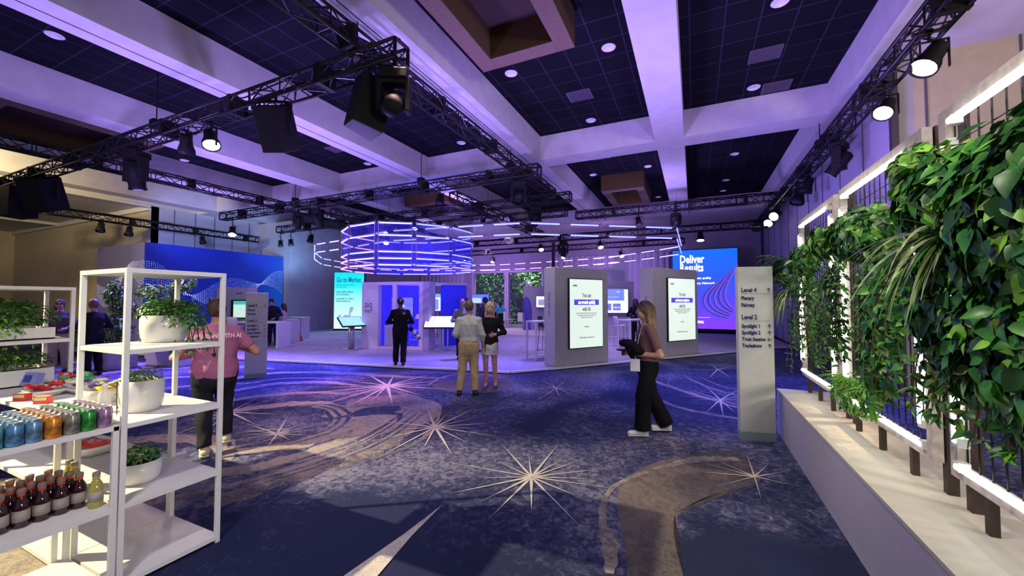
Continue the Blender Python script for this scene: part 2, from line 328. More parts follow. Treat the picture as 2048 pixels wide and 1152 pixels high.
star(-3.2,4.47,[(-173,1.0,.03),(133,.9,.03),(89,1.1,.026),(-44,1.05,.03),(-87,1.2,.02),(1,.95,.026),(-25,.8,.022),(-64,.78,.024),(38,.75,.03),(155,.52,.02),(-115,.8,.03),(-140,.8,.02),(18,.6,.02),(65,.7,.02),(110,.6,.02)])
star(-5.63,6.24,[(149,1.5,.05),(125,1.2,.04),(90,1.5,.04),(53,1.3,.05),(10,1.5,.05),(-19,1.3,.05),(-45,1.7,.05),(-70,1.5,.05),(-88,2.0,.04),(-127,1.6,.05),(-147,1.4,.04),(178,1.2,.04),(30,1.0,.04),(72,1.1,.03),(-60,1.3,.03),(-105,1.6,.03)])
star(-4.88,3.4,[(136,.85,.022),(173,.9,.022),(-46,.5,.022),(-14,.4,.02),(16,.54,.02),(73,.53,.02),(-150,.48,.02),(-86,.3,.02),(45,.6,.018),(100,.5,.018),(-120,.5,.018),(-170,.6,.016)])
star(-2.47,7.43,[(-90,1.1,.014),(-67,.7,.016),(-39,.85,.016),(9,.85,.016),(94,.95,.014),(130,1.0,.014),(-149,.62,.014),(119,.68,.014),(50,.9,.014),(-15,.9,.012),(160,.8,.014)])
star(.39,7.76,[(70,1.3,.02),(-91,1.2,.02),(-104,1.1,.018),(-79,.9,.018),(-155,.52,.02),(51,.82,.016),(178,.81,.018),(100,1.27,.02),(130,1.1,.02),(-50,.8,.02),(20,.6,.016)])
star(.51,4.51,[(90,.62,.010),(-91,.5,.010),(137,.45,.012),(41,.4,.01),(-11,.36,.012),(-132,.54,.012),(67,.5,.008),(-168,.55,.014),(160,.6,.012)])
star(-6.48,3.75,[(-13,1.1,.03),(169,1.2,.03),(16,.85,.03),(-100,.61,.03),(147,1.3,.03),(104,.78,.03),(-63,1.2,.02),(-46,1.2,.02),(60,.9,.02),(125,1,.02),(-150,.9,.02)])
fl.add([(-2.02,1.5,.006),(-1.73,1.55,.006),(-1.88,2.35,.006),(-1.93,2.81,.006),(-1.945,2.35,.006)],[(0,1,2,3,4)],2)
star(.52,11.2,[(-100,1.4,.03),(-80,1.2,.03),(100,1,.03),(60,1,.03),(-150,.7,.03),(30,.5,.03)])
struct(fl.build('floor',[c_base,c_swirl,c_star,c_taupe,c_navy]))
# raised stage platform of the exhibition, dark edge with a pale nosing
PL=[(-20.7,5.75),(-15.45,6.54),(-12.0,7.15),(-9.9,7.5),(-3.94,8.46),(-3.18,9.36),(-1.99,10.95),(.08,13.6),(1.33,15.15),(3.3,17.6),(3.3,24.9),(-20.1,24.9),(-20.1,14.7),(-20.7,14.7)]
pl=MB(); pl.prism(PL,.0,.045,0)
pt=thing('exhibition_platform','low carpeted exhibition platform with a thin pale nosing running across the hall floor','platform',(0,0,0))
pl.build('platform_deck',[c_plat],pt)
ed=MB(); bk=MB()
for a,b in zip(PL[:9],PL[1:10]):
    a=Vector((*a,0));b=Vector((*b,0));t=(b-a).normalized();n=Vector((t.y,-t.x,0))
    V=[a+n*.045,b+n*.045,b-n*.02,a-n*.02]
    ed.add([v+Vector((0,0,.046)) for v in V]+[v+Vector((0,0,.062)) for v in V],[(3,2,1,0),(4,5,6,7),(0,1,5,4),(1,2,6,5),(2,3,7,6),(3,0,4,7)])
    V=[a+n*.046,b+n*.046,b+n*.031,a+n*.031]
    ed.add([v+Vector((0,0,.022)) for v in V]+[v+Vector((0,0,.0462)) for v in V],[(3,2,1,0),(4,5,6,7),(0,1,5,4),(1,2,6,5),(2,3,7,6),(3,0,4,7)])
    V=[a+n*.03,b+n*.03,b+n*.001,a+n*.001]
    bk.add([v+Vector((0,0,.0)) for v in V]+[v+Vector((0,0,.046)) for v in V],[(0,1,5,4),(1,2,6,5),(2,3,7,6),(3,0,4,7)])
ed.build('nosing',[mat('pale_nosing',(.92,.91,.88),.35)],pt,label='pale metal nosing along the platform edge'); bk.build('edge_skirt',[blackp],pt)
# light vinyl walkway on the platform at the back
wk=MB(); wk.prism([(-17.5,16.3),(-3.5,18.6),(-1.0,20.2),(-5,24.8),(-19,24.8),(-19,18)],.046,.050)
tag(wk.build('pale_walkway',[mat('pale_vinyl_floor',(.62,.58,.62),.5,noise=.05)]),'pale vinyl walkway laid on the platform in front of the garden windows','flooring')
# ---------------------------------------------------------------- ceiling: dark tile fields above plaster beams
HS,HC=6.2,6.95
def tilemat():
    m=bpy.data.materials.new('dark_ceiling_tile'); m.use_nodes=True; nt=m.node_tree; b=nt.nodes['Principled BSDF']; L=nt.links.new
    tc=nt.nodes.new('ShaderNodeTexCoord'); br=nt.nodes.new('ShaderNodeTexBrick'); br.offset=0; br.inputs['Scale'].default_value=1.0
    br.inputs['Brick Width'].default_value=.6; br.inputs['Row Height'].default_value=.6; br.inputs['Mortar Size'].default_value=.012; br.inputs['Mortar Smooth'].default_value=.1
    br.inputs['Color1'].default_value=(.0075,.0075,.011,1); br.inputs['Color2'].default_value=(.010,.010,.014,1); br.inputs['Mortar'].default_value=(.028,.028,.05,1)
    L(tc.outputs['Object'],br.inputs[0]); L(br.outputs[0],b.inputs['Base Color']); b.inputs['Roughness'].default_value=.9; b.inputs['Specular IOR Level'].default_value=.05; return m
ce=MB(); ce.quad((-42,-6,HC),(-42,26,HC),(9,26,HC),(9,-6,HC)); struct(ce.build('ceiling',[tilemat()]))
cb=MB()
BX=[-22.35,-18.1,-13.85,-9.45,-5.1,-.92]; groove=MB()
for x in BX: cb.bx(x,x+.74,-6,25,HS,HC+.02)
YB=[(-8,-7.4),(1.25,1.95),(11.65,12.35),(22,25.2)]
XS=[-23.2]+[v for x in BX for v in (x,x+.74)]+[3.0]
for i in range(0,len(XS),2):
    for (a,b) in YB[1:]: cb.bx(XS[i],XS[i+1],a,b,HS,HC+.02)
cb.bx(3.0,9,-6,25,HS,HC+.02); cb.bx(-42,-23.2,-6,25,HS,HC+.02)
b_=cb.build('ceiling_beams',[beam]); struct(b_)
gm=MB()
gm.bx(3.30,3.36,-6,25,HS-.012,HS+.01)
for x in (-9.45,-5.1): gm.bx(x+.30,x+.325,-6,25,HS-.004,HS+.01)
struct(gm.build('trim_1',[mat('track_groove',(.05,.04,.06),.8)]))
# ---------------------------------------------------------------- walls
wl=MB(); wl.bx(3.4,3.7,9.5,25,0,HS); o=wl.build('wall_right',[wallp]); struct(o)
wl=MB(); wl.bx(3.7,9.2,9.5,9.8,0,HS); struct(wl.build('wall_right_return',[beige]))
wl=MB(); wl.bx(9.0,9.2,-6,9.5,0,HS); struct(wl.build('wall_foyer_right',[beige]))
for x in (3.9,5.1,6.3,7.5): 
    pass
sm=MB()
for x in (3.85,5.05,6.25,7.45,8.6): sm.bx(x,x+.03,9.48,9.5,0,HS)
for y in (10.9,12.4,13.9,15.4,16.9,18.4,19.9,21.4,22.9): sm.bx(3.385,3.4,y,y+.025,0,HS)
struct(sm.build('trim_2',[mat('panel_joint',(.10,.09,.12),.8)]))
cn=MB(); cn.bx(3.34,3.44,9.38,9.5,0,HS); struct(cn.build('trim_3',[mat('dark_door_jamb',(.05,.035,.04),.6)]))
# back wall with two garden windows
bw=MB(); Yb=25.0
WN=[(-14.55,-12.05),(-11.75,-9.3)]
bw.bx(-20.3,WN[0][0],Yb,Yb+.3,0,HS); bw.bx(WN[0][1],WN[1][0],Yb,Yb+.3,0,HS); bw.bx(WN[1][1],3.7,Yb,Yb+.3,0,HS)
for a,b in WN: bw.bx(a,b,Yb,Yb+.3,3.72,HS); bw.bx(a,b,Yb,Yb+.3,0,.10)
struct(bw.build('wall_back',[wallp]))
for k,(a,b) in enumerate(WN):
    f=MB(); t=.14
    f.bx(a-t,a,Yb-.07,Yb,0,3.86); f.bx(b,b+t,Yb-.07,Yb,0,3.86); f.bx(a,b,Yb-.07,Yb,3.72,3.86); f.bx(a,b,Yb-.07,Yb,0,.12)
    fo=struct(f.build('window_%d'%(k+1),[mat('violet_window_frame',(.60,.56,.66),.5)]))
    g=MB(); g.bx(a,b,Yb+.10,Yb+.11,.10,3.72); g.build('pane',[glass],fo)
# vertical ribbed drapes and pale panels on the back wall
for k,(a,b,z1) in enumerate([(-19.2,-15.2,4.1),(-8.7,-4.4,4.6),(-3.6,-1.3,4.6)]):
    d=MB(); n=int((b-a)/.09)
    V=[];F=[]
    for i in range(n+1):
        x=a+(b-a)*i/n; y=Yb-.16-.035*math.sin(i*1.6)
        V+=[(x,y,.06),(x,y,z1)]
    for i in range(n): F.append((2*i,2*i+2,2*i+3,2*i+1))
    d.add(V,F); d.bx(a,b,Yb-.14,Yb-.10,.06,z1)
    tag(d.build('wall_drape',[mat('lilac_drape',(.52,.48,.58),.9)],smooth=True),['pleated lilac drape on the back wall left of the garden windows','pleated lilac drape on the back wall right of the garden windows','short lilac drape on the back wall beside the big blue screen'][k],'drape','drapes on the back wall')
# left side walls
wl=MB(); wl.bx(-20.6,-20.3,14.7,25.3,0,HS); struct(wl.build('wall_left_inner',[wallp]))
wl=MB(); wl.bx(-23.5,-20.6,14.7,15.0,0,HS); wl.bx(-23.5,-23.2,9.7,14.7,0,HS); struct(wl.build('wall_left',[mat('blue_grey_wall',(.42,.42,.50),.85)]))
wl=MB(); wl.bx(-40,-23.2,9.7,10.0,0,HS+.02); struct(wl.build('wall_foyer_left',[beige]))
wl=MB(); wl.bx(-40.3,-40,-6,10,0,HS); struct(wl.build('wall_foyer_far',[beige]))
cr=MB(); cr.bx(-40,-23.2,9.55,9.7,HS-.22,HS); cr.bx(-23.35,-23.05,-6,9.6,HS-.10,HS); cr.bx(-33.4,-33.1,-6,9.6,HS-.14,HS)
struct(cr.build('trim_4',[beam]))
sm=MB()
for y in (10.6,11.5,12.4,13.3,14.2): sm.bx(-23.2,-23.185,y,y+.03,0,HS)
struct(sm.build('trim_5',[mat('panel_joint',(.10,.09,.12),.8)]))
bb=MB(); bb.bx(3.36,3.4,9.5,25,.0,.1); struct(bb.build('baseboard_right',[blackp]))
# skirting and shadow gap of foyer walls
bb=MB(); bb.bx(-40,-23.2,9.66,9.7,0,.12); struct(bb.build('baseboard_left',[blackp]))
# ---------------------------------------------------------------- brown bulkhead boxes hanging in the fields
def bulk(x0,x1,y0,y1,z0,label,hollow=True):
    t=thing('ceiling_bulkhead',label,'ceiling feature',((x0+x1)/2,(y0+y1)/2,z0),group='brown ceiling bulkheads'); c=t.location
    m=MB(); wd=.32
    for (a,b,c_,d) in [(x0,x0+wd,y0,y1),(x1-wd,x1,y0,y1),(x0+wd,x1-wd,y0,y0+wd),(x0+wd,x1-wd,y1-wd,y1)]:
        m.bx(a,b,c_,d,z0,HC); 
    m.build('bulkhead_box',[brown],t,loc=c)
    m=MB()
    for (a,b,c_,d) in [(x0,x0+wd,y0,y1),(x1-wd,x1,y0,y1),(x0+wd,x1-wd,y0,y0+wd),(x0+wd,x1-wd,y1-wd,y1)]:
        m.bx(a+.002,b-.002,c_+.002,d-.002,z0-.02,z0-.001)
    m.build('rim',[browns],t,loc=c,label='rough pinkish brown rim')
    m=MB(); m.bx(x0+wd,x1-wd,y0+wd,y1-wd,HC-.10,HC-.05); m.build('recess_panel',[mat('dark_recess',(.03,.015,.012),.9)],t,loc=c)
bulk(-3.75,-1.88,4.2,6.8,6.3,'brown box bulkhead with a pinkish rim hanging nearest overhead, left of the middle beam')
bulk(-3.45,-1.75,16.4,19.3,6.3,'small brown box bulkhead far back beside the middle beam')
bulk(-17.6,-14.2,3.0,6.2,6.3,'brown box bulkhead at the far left behind the lighting truss')
bulk(-12.6,-10.2,15.0,18.0,6.3,'brown box bulkhead above the ringed light sculpture')
# recessed downlights and vents
dl=thing('recessed_downlight','x','ceiling light',(-1.52,8.08,HC))
m=MB(); m.lathe([(.115,0),(.15,-.012),(.12,-.03),(.115,-.012)]); m.build('trim_ring',[white],dl,True)
m=MB(); m.lathe([(.11,-.004),(.02,-.008)]); m.build('lamp_disc',[mat('downlight_disc',(.85,.85,.9),.15,metal=.5,emit=(.75,.7,1),es=.12)],dl,True)
DL=[(-1.52,8.08,'round ceiling downlight right of the near brown bulkhead'),(-3.74,8.08,'round ceiling downlight just beyond the corner of the near brown bulkhead'),(-2.63,11.18,'round ceiling downlight in front of the cross beam left of the middle beam'),
(1.45,8.08,'round ceiling downlight nearest overhead right of the middle beam'),(1.41,11.11,'round ceiling downlight before the cross beam right of the middle beam'),(-3.71,16.09,'left downlight of the pair in front of the far brown bulkhead'),
(-1.54,15.96,'right downlight of the pair in front of the far brown bulkhead'),(1.4,15.89,'nearest downlight in the far right dark ceiling field'),(1.34,19.2,'middle downlight in the far right dark ceiling field'),(1.34,21.0,'farthest downlight in the far right dark ceiling field'),
(-1.54,20.9,'farthest downlight left of the middle beam'),(-11.36,3.14,'round ceiling downlight at the upper left corner above the near truss'),(-17.1,8.08,'round ceiling downlight above the left hanging lamps'),(-11.2,11.2,'round ceiling downlight at the corner of the field with the teal vent'),(-6.9,11.0,'round ceiling downlight beyond the diagonal run of the overhead truss')]
for k,(x,y,lb) in enumerate(DL):
    o=dl if k==0 else dup(dl,(x,y,HC)); o['label']=lb; o['group']='recessed ceiling downlights'
vt=thing('ceiling_vent','x','vent',(-2.56,9.7,HC))
m=MB(); m.box((0,0,-.01),(.60,.5,.02)); m.build('vent_panel',[mat('vent_panel_grey',(.10,.08,.11),.6,noise=.1)],vt)
m=MB()
for i in range(7): m.box((0,-.2+i*.066,-.024),(.54,.012,.012))
m.build('vent_louvre',[mat('vent_louvre',(.05,.04,.06),.6)],vt)
for k,(x,y,lb) in enumerate([(-2.56,9.7,'pale square ceiling vent left of the middle beam'),(1.45,9.7,'dark square ceiling vent right of the middle beam'),(-11.1,9.65,'teal lit square ceiling vent in the left field'),(-3.0,14.2,'square ceiling vent beyond the cross beam'),(1.9,11.3,'square ceiling vent near the right hand beam')]):
    o=vt if k==0 else dup(vt,(x,y,HC)); o['label']=lb; o['group']='square ceiling vents'
# ================================================================ TRUSSES
def truss(name,label,a,b,s=.29,group='black box trusses',bay=.42):
    a=Vector(a);b=Vector(b);c=(a+b)/2; t=thing('lighting_truss',label,'truss',tuple(c),group=group)
    d=(b-a).normalized(); n=Vector((-d.y,d.x,0)) if abs(d.z)<.5 else Vector((1,0,0)); u=n.cross(d) if abs(d.z)>.5 else UP
    cs=[n*i*s/2+u*j*s/2 for i,j in((-1,-1),(1,-1),(1,1),(-1,1))]
    L=(b-a).length
    for k in cs: MB().tube(a+k,b+k,.027,n=8).build('chord',[black],t,True,loc=c)
    m=MB(); N=max(2,int(L/bay))
    for q in range(4):
        p0,p1=cs[q],cs[(q+1)%4]
        for i in range(N):
            e=a+d*(L*i/N); f=a+d*(L*(i+1)/N)
            x,y=(p0,p1) if i%2==0 else (p1,p0)
            m.tube(e+x,f+y,.0135,n=5,cap=False)
            if i%2==0: m.tube(e+p0,e+p1,.0135,n=5,cap=False)
    m.build('lacing',[black],t,loc=c)
    for e in (a,b):
        m=MB()
        for q in range(4): m.tube(e+cs[q],e+cs[(q+1)%4],.028,n=6)
        m.build('end_frame',[black],t,loc=c)
    # black cable boxes and couplers along the truss
    k=1.6
    while k<L-.5:
        MB().box(a+d*k,(.10 if abs(d.x)>.5 else s+.06,.10 if abs(d.y)>.5 else s+.06,s+.06)).build('coupler_plate',[blackp],t,loc=c); k+=2.4
    m=MB(); rr=random.Random(int(L*100)); pts=[]
    for i in range(int(L/.35)+1): pts.append(a+d*min(L,i*.35)+u*(s/2+.03+rr.random()*.03)+n*(rr.random()-.5)*.12)
    m.path(pts,.014,5); m.build('cable_run',[blackp],t,loc=c)
    return t
ZT=5.45
truss('',"near black truss running across the upper left, its open end overhead",(-3.95,4.6,ZT),(-24,4.6,ZT))
truss('',"black truss running away overhead, crossing the near truss beside the hanging speaker",(-4.85,-2,ZT+.36),(-4.85,14.2,ZT+.36))
truss('',"black truss across the middle whose right end stands free below the cross beam",(-3.95,10.45,ZT),(-18.9,10.45,ZT))
truss('',"black truss across the middle just behind the one with the free end",(-3.95,13.6,ZT),(-19.7,13.6,ZT))
truss('',"long black truss at the left running away under the blue lit beams",(-16.0,-1,ZT+.36),(-16.0,17.0,ZT+.36))
truss('',"low black truss at the far left against the beige and blue walls",(-22.1,2.2,5.15),(-22.1,14.0,5.15),.27)
truss('',"black truss along the right wall above the green plant frames",(2.95,2.6,ZT),(2.95,23.5,ZT))
truss('',"black truss crossing to the right wall under the far dark ceiling fields",(-4.6,16.75,ZT),(2.8,16.75,ZT))
truss('',"black truss crossing in front of the big blue screen at the right wall",(-12.5,19.0,4.9),(2.8,19.0,4.9),.27)
truss('',"farthest black truss in front of the garden windows",(-16,22.3,4.85),(-.4,22.3,4.85),.27)
truss('',"short black truss running away above the ringed light sculpture",(-12.4,10.7,ZT-.36),(-12.4,18.5,ZT-.36))
truss('',"short black truss running away between the light rings and the middle",(-7.0,10.7,ZT-.36),(-7.0,18.8,ZT-.36))
truss('',"black truss across the hall behind the two long middle ones",(-4.8,15.9,ZT),(-17,15.9,ZT))
t=thing('truss_mast','slim black mast standing before the back wall at the right corner','mast',(2.55,18.7,.045))
MB().bx(-.05,.05,-.05,.05,0,4.75).build('pole',[black],t); MB().bx(-.25,.25,-.25,.25,0,.02).build('base_plate',[black],t)
t=thing('truss_mast','slim black mast standing in the middle behind the first kiosk','mast',(-6.55,19.35,.045))
MB().bx(-.07,.07,-.07,.07,0,4.7).build('pole',[black],t); MB().bx(-.25,.25,-.25,.25,0,.02).build('base_plate',[black],t)
# ---------------------------------------------------------------- stage lamps
def lamp(loc,label,lit=True,aim=(0,.5,-1),s=1.0,drop=None,grp='stage lamps on the trusses'):
    t=thing('stage_lamp',label,'stage lamp',loc,group=grp)
    z=Vector(aim).normalized(); M=z.to_track_quat('-Z','Y').to_matrix(); # local -Z points along aim
    m=MB(); m.lathe([(.05*s,.20*s),(.085*s,.17*s),(.095*s,.02*s),(.125*s,-.06*s),(.13*s,-.13*s),(.118*s,-.13*s),(.11*s,-.10*s)],n=16,M=M); m.build('lamp_housing',[blackp],t,True)
    m=MB(); m.lathe([(.112*s,-.112*s),(.06*s,-.122*s),(.005,-.126*s)],n=16,M=M); m.build('lens',[lampg if lit else mat('lens_dark',(.05,.05,.08),.1)],t,True)
    h=max(.2,(4.75 if abs(loc[1]-19)<.1 else 4.70 if abs(loc[1]-22.3)<.1 else 5.0 if loc[0]<-21 else 5.29)-loc[2]); m=MB()
    m.box((-.15*s,0,.05),(.012,.04,.30*s)); m.box((.15*s,0,.05),(.012,.04,.30*s)); m.box((0,0,.05+.15*s),(.312*s,.04,.012)); m.build('yoke',[black],t)
    m=MB(); m.tube((0,0,.05+.15*s),(0,0,h),.02); m.box((0,0,h),(.07,.05,.07)); m.box((0,0,h),(.34 if abs(loc[0]-2.9)<.2 or loc[0]<-21 else .05,.05 if abs(loc[0]-2.9)<.2 or loc[0]<-21 else .34,.03)); m.build('clamp',[black],t)
    m=MB(); pts=[Vector((.10*math.sin(i*.9),.05*math.cos(i*.7),.16*s+(h-.16*s)*i/8)) for i in range(9)]; m.path(pts,.006,5); m.build('cable',[blackp],t)
    return t
zl=ZT-.29/2-.34
LP=[((-8.8,4.6,4.95),True,(.6,-.2,-1),1.25,'lit stage lamp glowing warm on the near truss at the upper left'),
((-9.67,4.6,4.98),False,(-.5,.3,-1),1.2,'dark stage lamp just left of the lit one on the near truss'),
((-18.2,10.45,4.72),True,(.5,-.3,-1),1.3,'lit stage lamp under the left end of the middle truss'),
((-12.43,13.6,4.86),True,(0,-.4,-1),1,'lit lamp above the upper left of the light rings'),((-10.86,13.6,4.92),True,(.3,-.4,-1),1,'lit lamp above the upper middle of the light rings'),
((-14.8,16.2,4.9),True,(.4,-.6,-1),1.2,'tilted lit lamp seen inside the upper light rings'),((-16.2,22.3,4.3),True,(0,-.6,-1),1,'small lit lamp seen low inside the light rings'),
((-13.6,22.3,4.45),True,(0,-.6,-1),1,'lit lamp right of the light rings near the drape'),((-12.5,19.0,4.55),False,(0,.4,-1),1,'dark lamp in the centre of the light rings'),
((-7.1,19.0,4.45),True,(.4,-.6,-1),1.1,'lit lamp high above the right garden window'),((-11.6,22.3,4.3),True,(0,-.6,-1),1,'lit lamp over the left garden window'),
((-6.9,22.3,4.35),True,(-.2,-.6,-1),1,'lit lamp above the first grey kiosk at its left'),((-4.05,19.0,4.4),True,(.3,-.6,-1),1.1,'lit lamp above the gap between the two grey kiosks'),
((-3.6,22.3,4.3),True,(.5,-.6,-1),1.1,'lit lamp lower right of the lamp over the kiosk gap'),((.3,19.0,4.5),True,(0,-.3,-1),1.3,'lit lamp right of the light tubes near the big blue screen'),
((-7.35,10.45,4.95),False,(0,-.2,-1),1,'dark lamp in the middle of the middle truss'),((-13.2,13.6,4.95),False,(0,-.5,-1),1,'dark lamp at the left above the light rings'),
((-2.0,16.75,4.95),False,(.2,-.2,-1),1.1,'dark lamp hanging from the truss over the second kiosk'),((-17.3,13.6,4.8),False,(0,-.3,-1),1.2,'dark lamp under the left end of the rear middle truss'),
((2.90,7.0,4.92),True,(-.7,-.3,-1),1.25,'lit lamp nearest the camera on the right truss'),((2.90,8.35,4.86),True,(-.6,-.7,-1),1.1,'second lit lamp on the right truss, tilted towards the plants'),
((2.85,18.9,4.95),True,(-.5,-.8,-.6),1.4,'left one of the bright pair at the far end of the right truss'),((2.85,17.6,4.95),True,(-.6,-.9,-.5),1.4,'right one of the bright pair at the far end of the right truss'),
((2.92,14.4,4.85),False,(-.3,-.2,-1),1.5,'dark lamp at the far end of the right truss before the bright pair'),((2.92,13.4,4.9),False,(-.3,.2,-1),1.3,'dark lamp in the middle of the right truss'),
((-22.1,7.6,4.72),False,(.3,-.2,-1),1.2,'left of two dark lamps against the beige wall'),((-22.1,8.5,4.7),False,(.3,-.2,-1),1.2,'right of two dark lamps against the beige wall'),
((-22.1,11.3,4.72),False,(.5,0,-1),1.1,'dark lamp before the blue lit wall left of the mural top'),((-19.7,13.7,4.72),False,(.3,0,-1),1.0,'left of two dark lamps over the right end of the mural'),((-18.9,13.7,4.72),False,(.3,0,-1),1.0,'right of two dark lamps over the right end of the mural')]
for (p,lit,aim,s,lb) in LP: lamp(p,lb,lit,aim,s)
# loudspeakers hanging from the near truss
def speaker(loc,rz,tilt,label,d=(.55,.48,.78)):
    t=thing('hanging_loudspeaker',label,'loudspeaker',loc,rz,group='black loudspeakers on the near truss')
    M=Matrix.Rotation(tilt,3,'X'); x,y,z=[k/2 for k in d]
    m=MB(); V=[M@Vector(p) for p in [(-x,-y,-z),(x,-y,-z),(x*.72,y,-z),(-x*.72,y,-z),(-x,-y,z),(x,-y,z),(x*.72,y,z),(-x*.72,y,z)]]
    m.add(V,[(0,3,2,1),(4,5,6,7),(0,1,5,4),(1,2,6,5),(2,3,7,6),(3,0,4,7)]); m.build('cabinet',[blackp],t,bevel=.015)
    m=MB(); m.box(M@Vector((0,-y-.006,0)),(d[0]*.92,.012,d[2]*.94),M=M); m.build('grille',[mat('speaker_grille',(.02,.02,.02),.4,metal=.5,noise=.5,scale=120)],t)
    m=MB()
    for sx in (-1,1): m.box(M@Vector((sx*(x+.012),0,0)),(.014,.06,.25),M=M); m.tube(M@Vector((sx*(x+.012),0,.05)),(sx*(x+.012),0,z+.10),.016)
    m.box((0,0,z+.10),(d[0]+.05,.05,.02)); m.tube((0,0,z+.1),(0,0,z+.26),.024); m.build('bracket',[black],t)
    m=MB(); m.path([Vector((x*.6+.25*math.sin(i*.45),.05,z+.15-.09*i+.010*i*i)) for i in range(9)],.009,5); m.build('cable',[blackp],t)
    return t
speaker((-6.85,4.62,4.83),R(205),R(-28),'tilted black loudspeaker hanging from the near truss right of the lit lamp')
speaker((-4.62,4.62,4.78),R(160),R(12),'tall black loudspeaker under the free end of the near truss',(.46,.48,.84))
speaker((-17.2,4.62,4.82),R(215),R(-22),'big black loudspeaker at the left edge under the near truss',(.8,.6,.95))
speaker((-19.0,4.62,4.75),R(190),R(0),'black loudspeaker cut by the left picture edge',(.8,.6,.9))
# moving heads
def mover(loc,rz,tilt,label,s=1):
    t=thing('moving_head_light',label,'stage light',loc,rz,group='moving head lights')
    m=MB(); m.box((0,0,.02*s),(.34*s,.26*s,.12*s)); m.build('base',[blackp],t,bevel=.02)
    m=MB()
    for sx in(-1,1): m.box((sx*.17*s,0,-.22*s),(.06*s,.16*s,.42*s))
    m.box((0,0,-.06*s),(.38*s,.16*s,.06*s)); m.build('yoke',[blackp],t,bevel=.015)
    M=Matrix.Rotation(tilt,3,'X'); m=MB(); m.lathe([(.06*s,.24*s),(.12*s,.20*s),(.13*s,0),(.115*s,-.20*s),(.13*s,-.24*s),(.12*s,-.25*s)],(0,0,-.32*s),18,M=M); m.build('head',[blackp],t,True)
    m=MB(); m.lathe([(.115*s,-.245*s),(.03*s,-.255*s)],(0,0,-.32*s),18,M=M); m.build('lens',[mat('lens_violet',(.1,.1,.2),.05,emit=(.25,.2,1),es=1.2)],t,True)
    m=MB(); m.tube((0,0,.06*s),(0,0,.26*s),.03); m.box((0,0,.24*s),(.40,.05,.03)); m.box((0,0,.24*s),(.05,.40,.028)); m.build('clamp',[black],t)
mover((-4.10,4.62,5.1),R(30),R(125),'moving head light with an arched yoke at the free end of the near truss',1.25)
mover((-11.8,4.62,5.08),R(10),R(10),'moving head light hanging in front of the left brown bulkhead',1.35)
mover((-4.6,10.45,5.1),R(30),R(100),'moving head light at the free end of the middle truss',1.1)
mover((-5.3,13.6,5.1),R(30),R(60),'moving head light on the rear middle truss near its free end',1.1)
mover((-12.9,10.45,5.1),R(0),R(30),'moving head light on the middle truss above the light rings',1.1)
mover((-14.0,10.45,5.1),R(60),R(30),'moving head light next left on the middle truss',1.0)
mover((2.92,10.7,5.06),R(60),R(40),'moving head light halfway along the right truss',1.1)
mover((-.6,16.75,5.1),R(20),R(70),'moving head light above the corner of the light tubes',1.0)
mover((-5.9,19.0,4.6),R(20),R(70),'moving head light cluster over the middle kiosk gap',1.2)
# black sprinkler and chain hoists up to the beams
for (x,y,lb) in [(-14.2,10.45,'chain hoist above the left part of the middle truss'),(-10.9,4.6,'chain hoist above the near truss at the left'),(-4.85,10.45,'chain hoist where the middle truss meets the long one'),(2.95,12.2,'chain hoist above the right truss at the cross beam'),(-4.85,4.6,'chain hoist near the free end of the near truss'),(-8.1,10.45,'chain hoist above the middle of the middle truss')]:
    t=thing('chain_hoist',lb,'hoist',(x,y,5.62),group='chain hoists above the trusses')
    MB().box((0,0,.05),(.2,.2,.20)).build('motor',[blackp],t,bevel=.02)
    MB().tube((0,0,.12),(0,0,HC-5.62 if x<2 and not -5.2<x<-4.3 and y<11.6 else HS-5.62+.02),.012).build('chain',[black],t)
# ================================================================ LED SCULPTURES
def led(name,label,pts,zs,mats,gap=.12,closed=False,posts=True,n_per=1,tr=.022):
    t=thing(name,label,'light sculpture',(sum(p[0] for p in pts)/len(pts),sum(p[1] for p in pts)/len(pts),zs[-1])); c=t.location
    P=[Vector((*p,0)) for p in pts]; E=list(zip(P,P[1:]+([P[0]] if closed else [])))
    if not closed: E=E[:len(P)-1]
    for k,(a,b) in enumerate(E):
        L=(b-a).length; d=(b-a)/L; N=max(1,round(L/n_per))
        for i in range(N):
            p=a+d*(L*i/N+gap); q=a+d*(L*(i+1)/N-gap)
            if N>1 or True:
                for z in zs:
                    z3=Vector((0,0,z)); MB().tube(p+z3,q+z3,tr,n=6).build('light_tube',[mats[k%len(mats)]],t,loc=c)
            # thin hangers and backing bar
            m=MB()
            if posts:
                m.tube(p+Vector((0,0,zs[-1]-.05)),p+Vector((0,0,zs[0]+.08)),.012,n=5); m.tube(q+Vector((0,0,zs[-1]-.05)),q+Vector((0,0,zs[0]+.08)),.012,n=5)
            for z in zs: m.box((p+q)/2+Vector((0,0,z+.035)),((q-p).length+gap,.03,.03),rz=math.atan2(d.y,d.x))
            m.build('tube_frame',[mat('tube_frame_grey',(.20,.20,.24),.5)],t,loc=c)
    m=MB()
    for a,b in E: m.tube(a+Vector((0,0,zs[0]+.08)),a+Vector((0,0,5.2)),.005,n=4)
    m.build('hanging_wire',[black],t,loc=c)
    return t
cyl=[(-9.9,9.15),(-8.62,9.0),(-7.7,9.62),(-7.02,10.6),(-6.95,11.8),(-7.5,12.75),(-8.5,13.1),(-9.7,13.08),(-10.7,12.6),(-11.35,11.8),(-11.40,10.75),(-10.9,9.75)]
led('led_ring_chandelier','tall many sided chandelier of stacked blue and lilac light rings hanging over the booth',cyl,[4.07,3.70,3.20,3.0,2.80],[ledw,ledw,ledv,ledv,ledv,ledw,ledw,ledw,ledv,ledp,ledp,ledp],.07,True,True,1.4,.02)
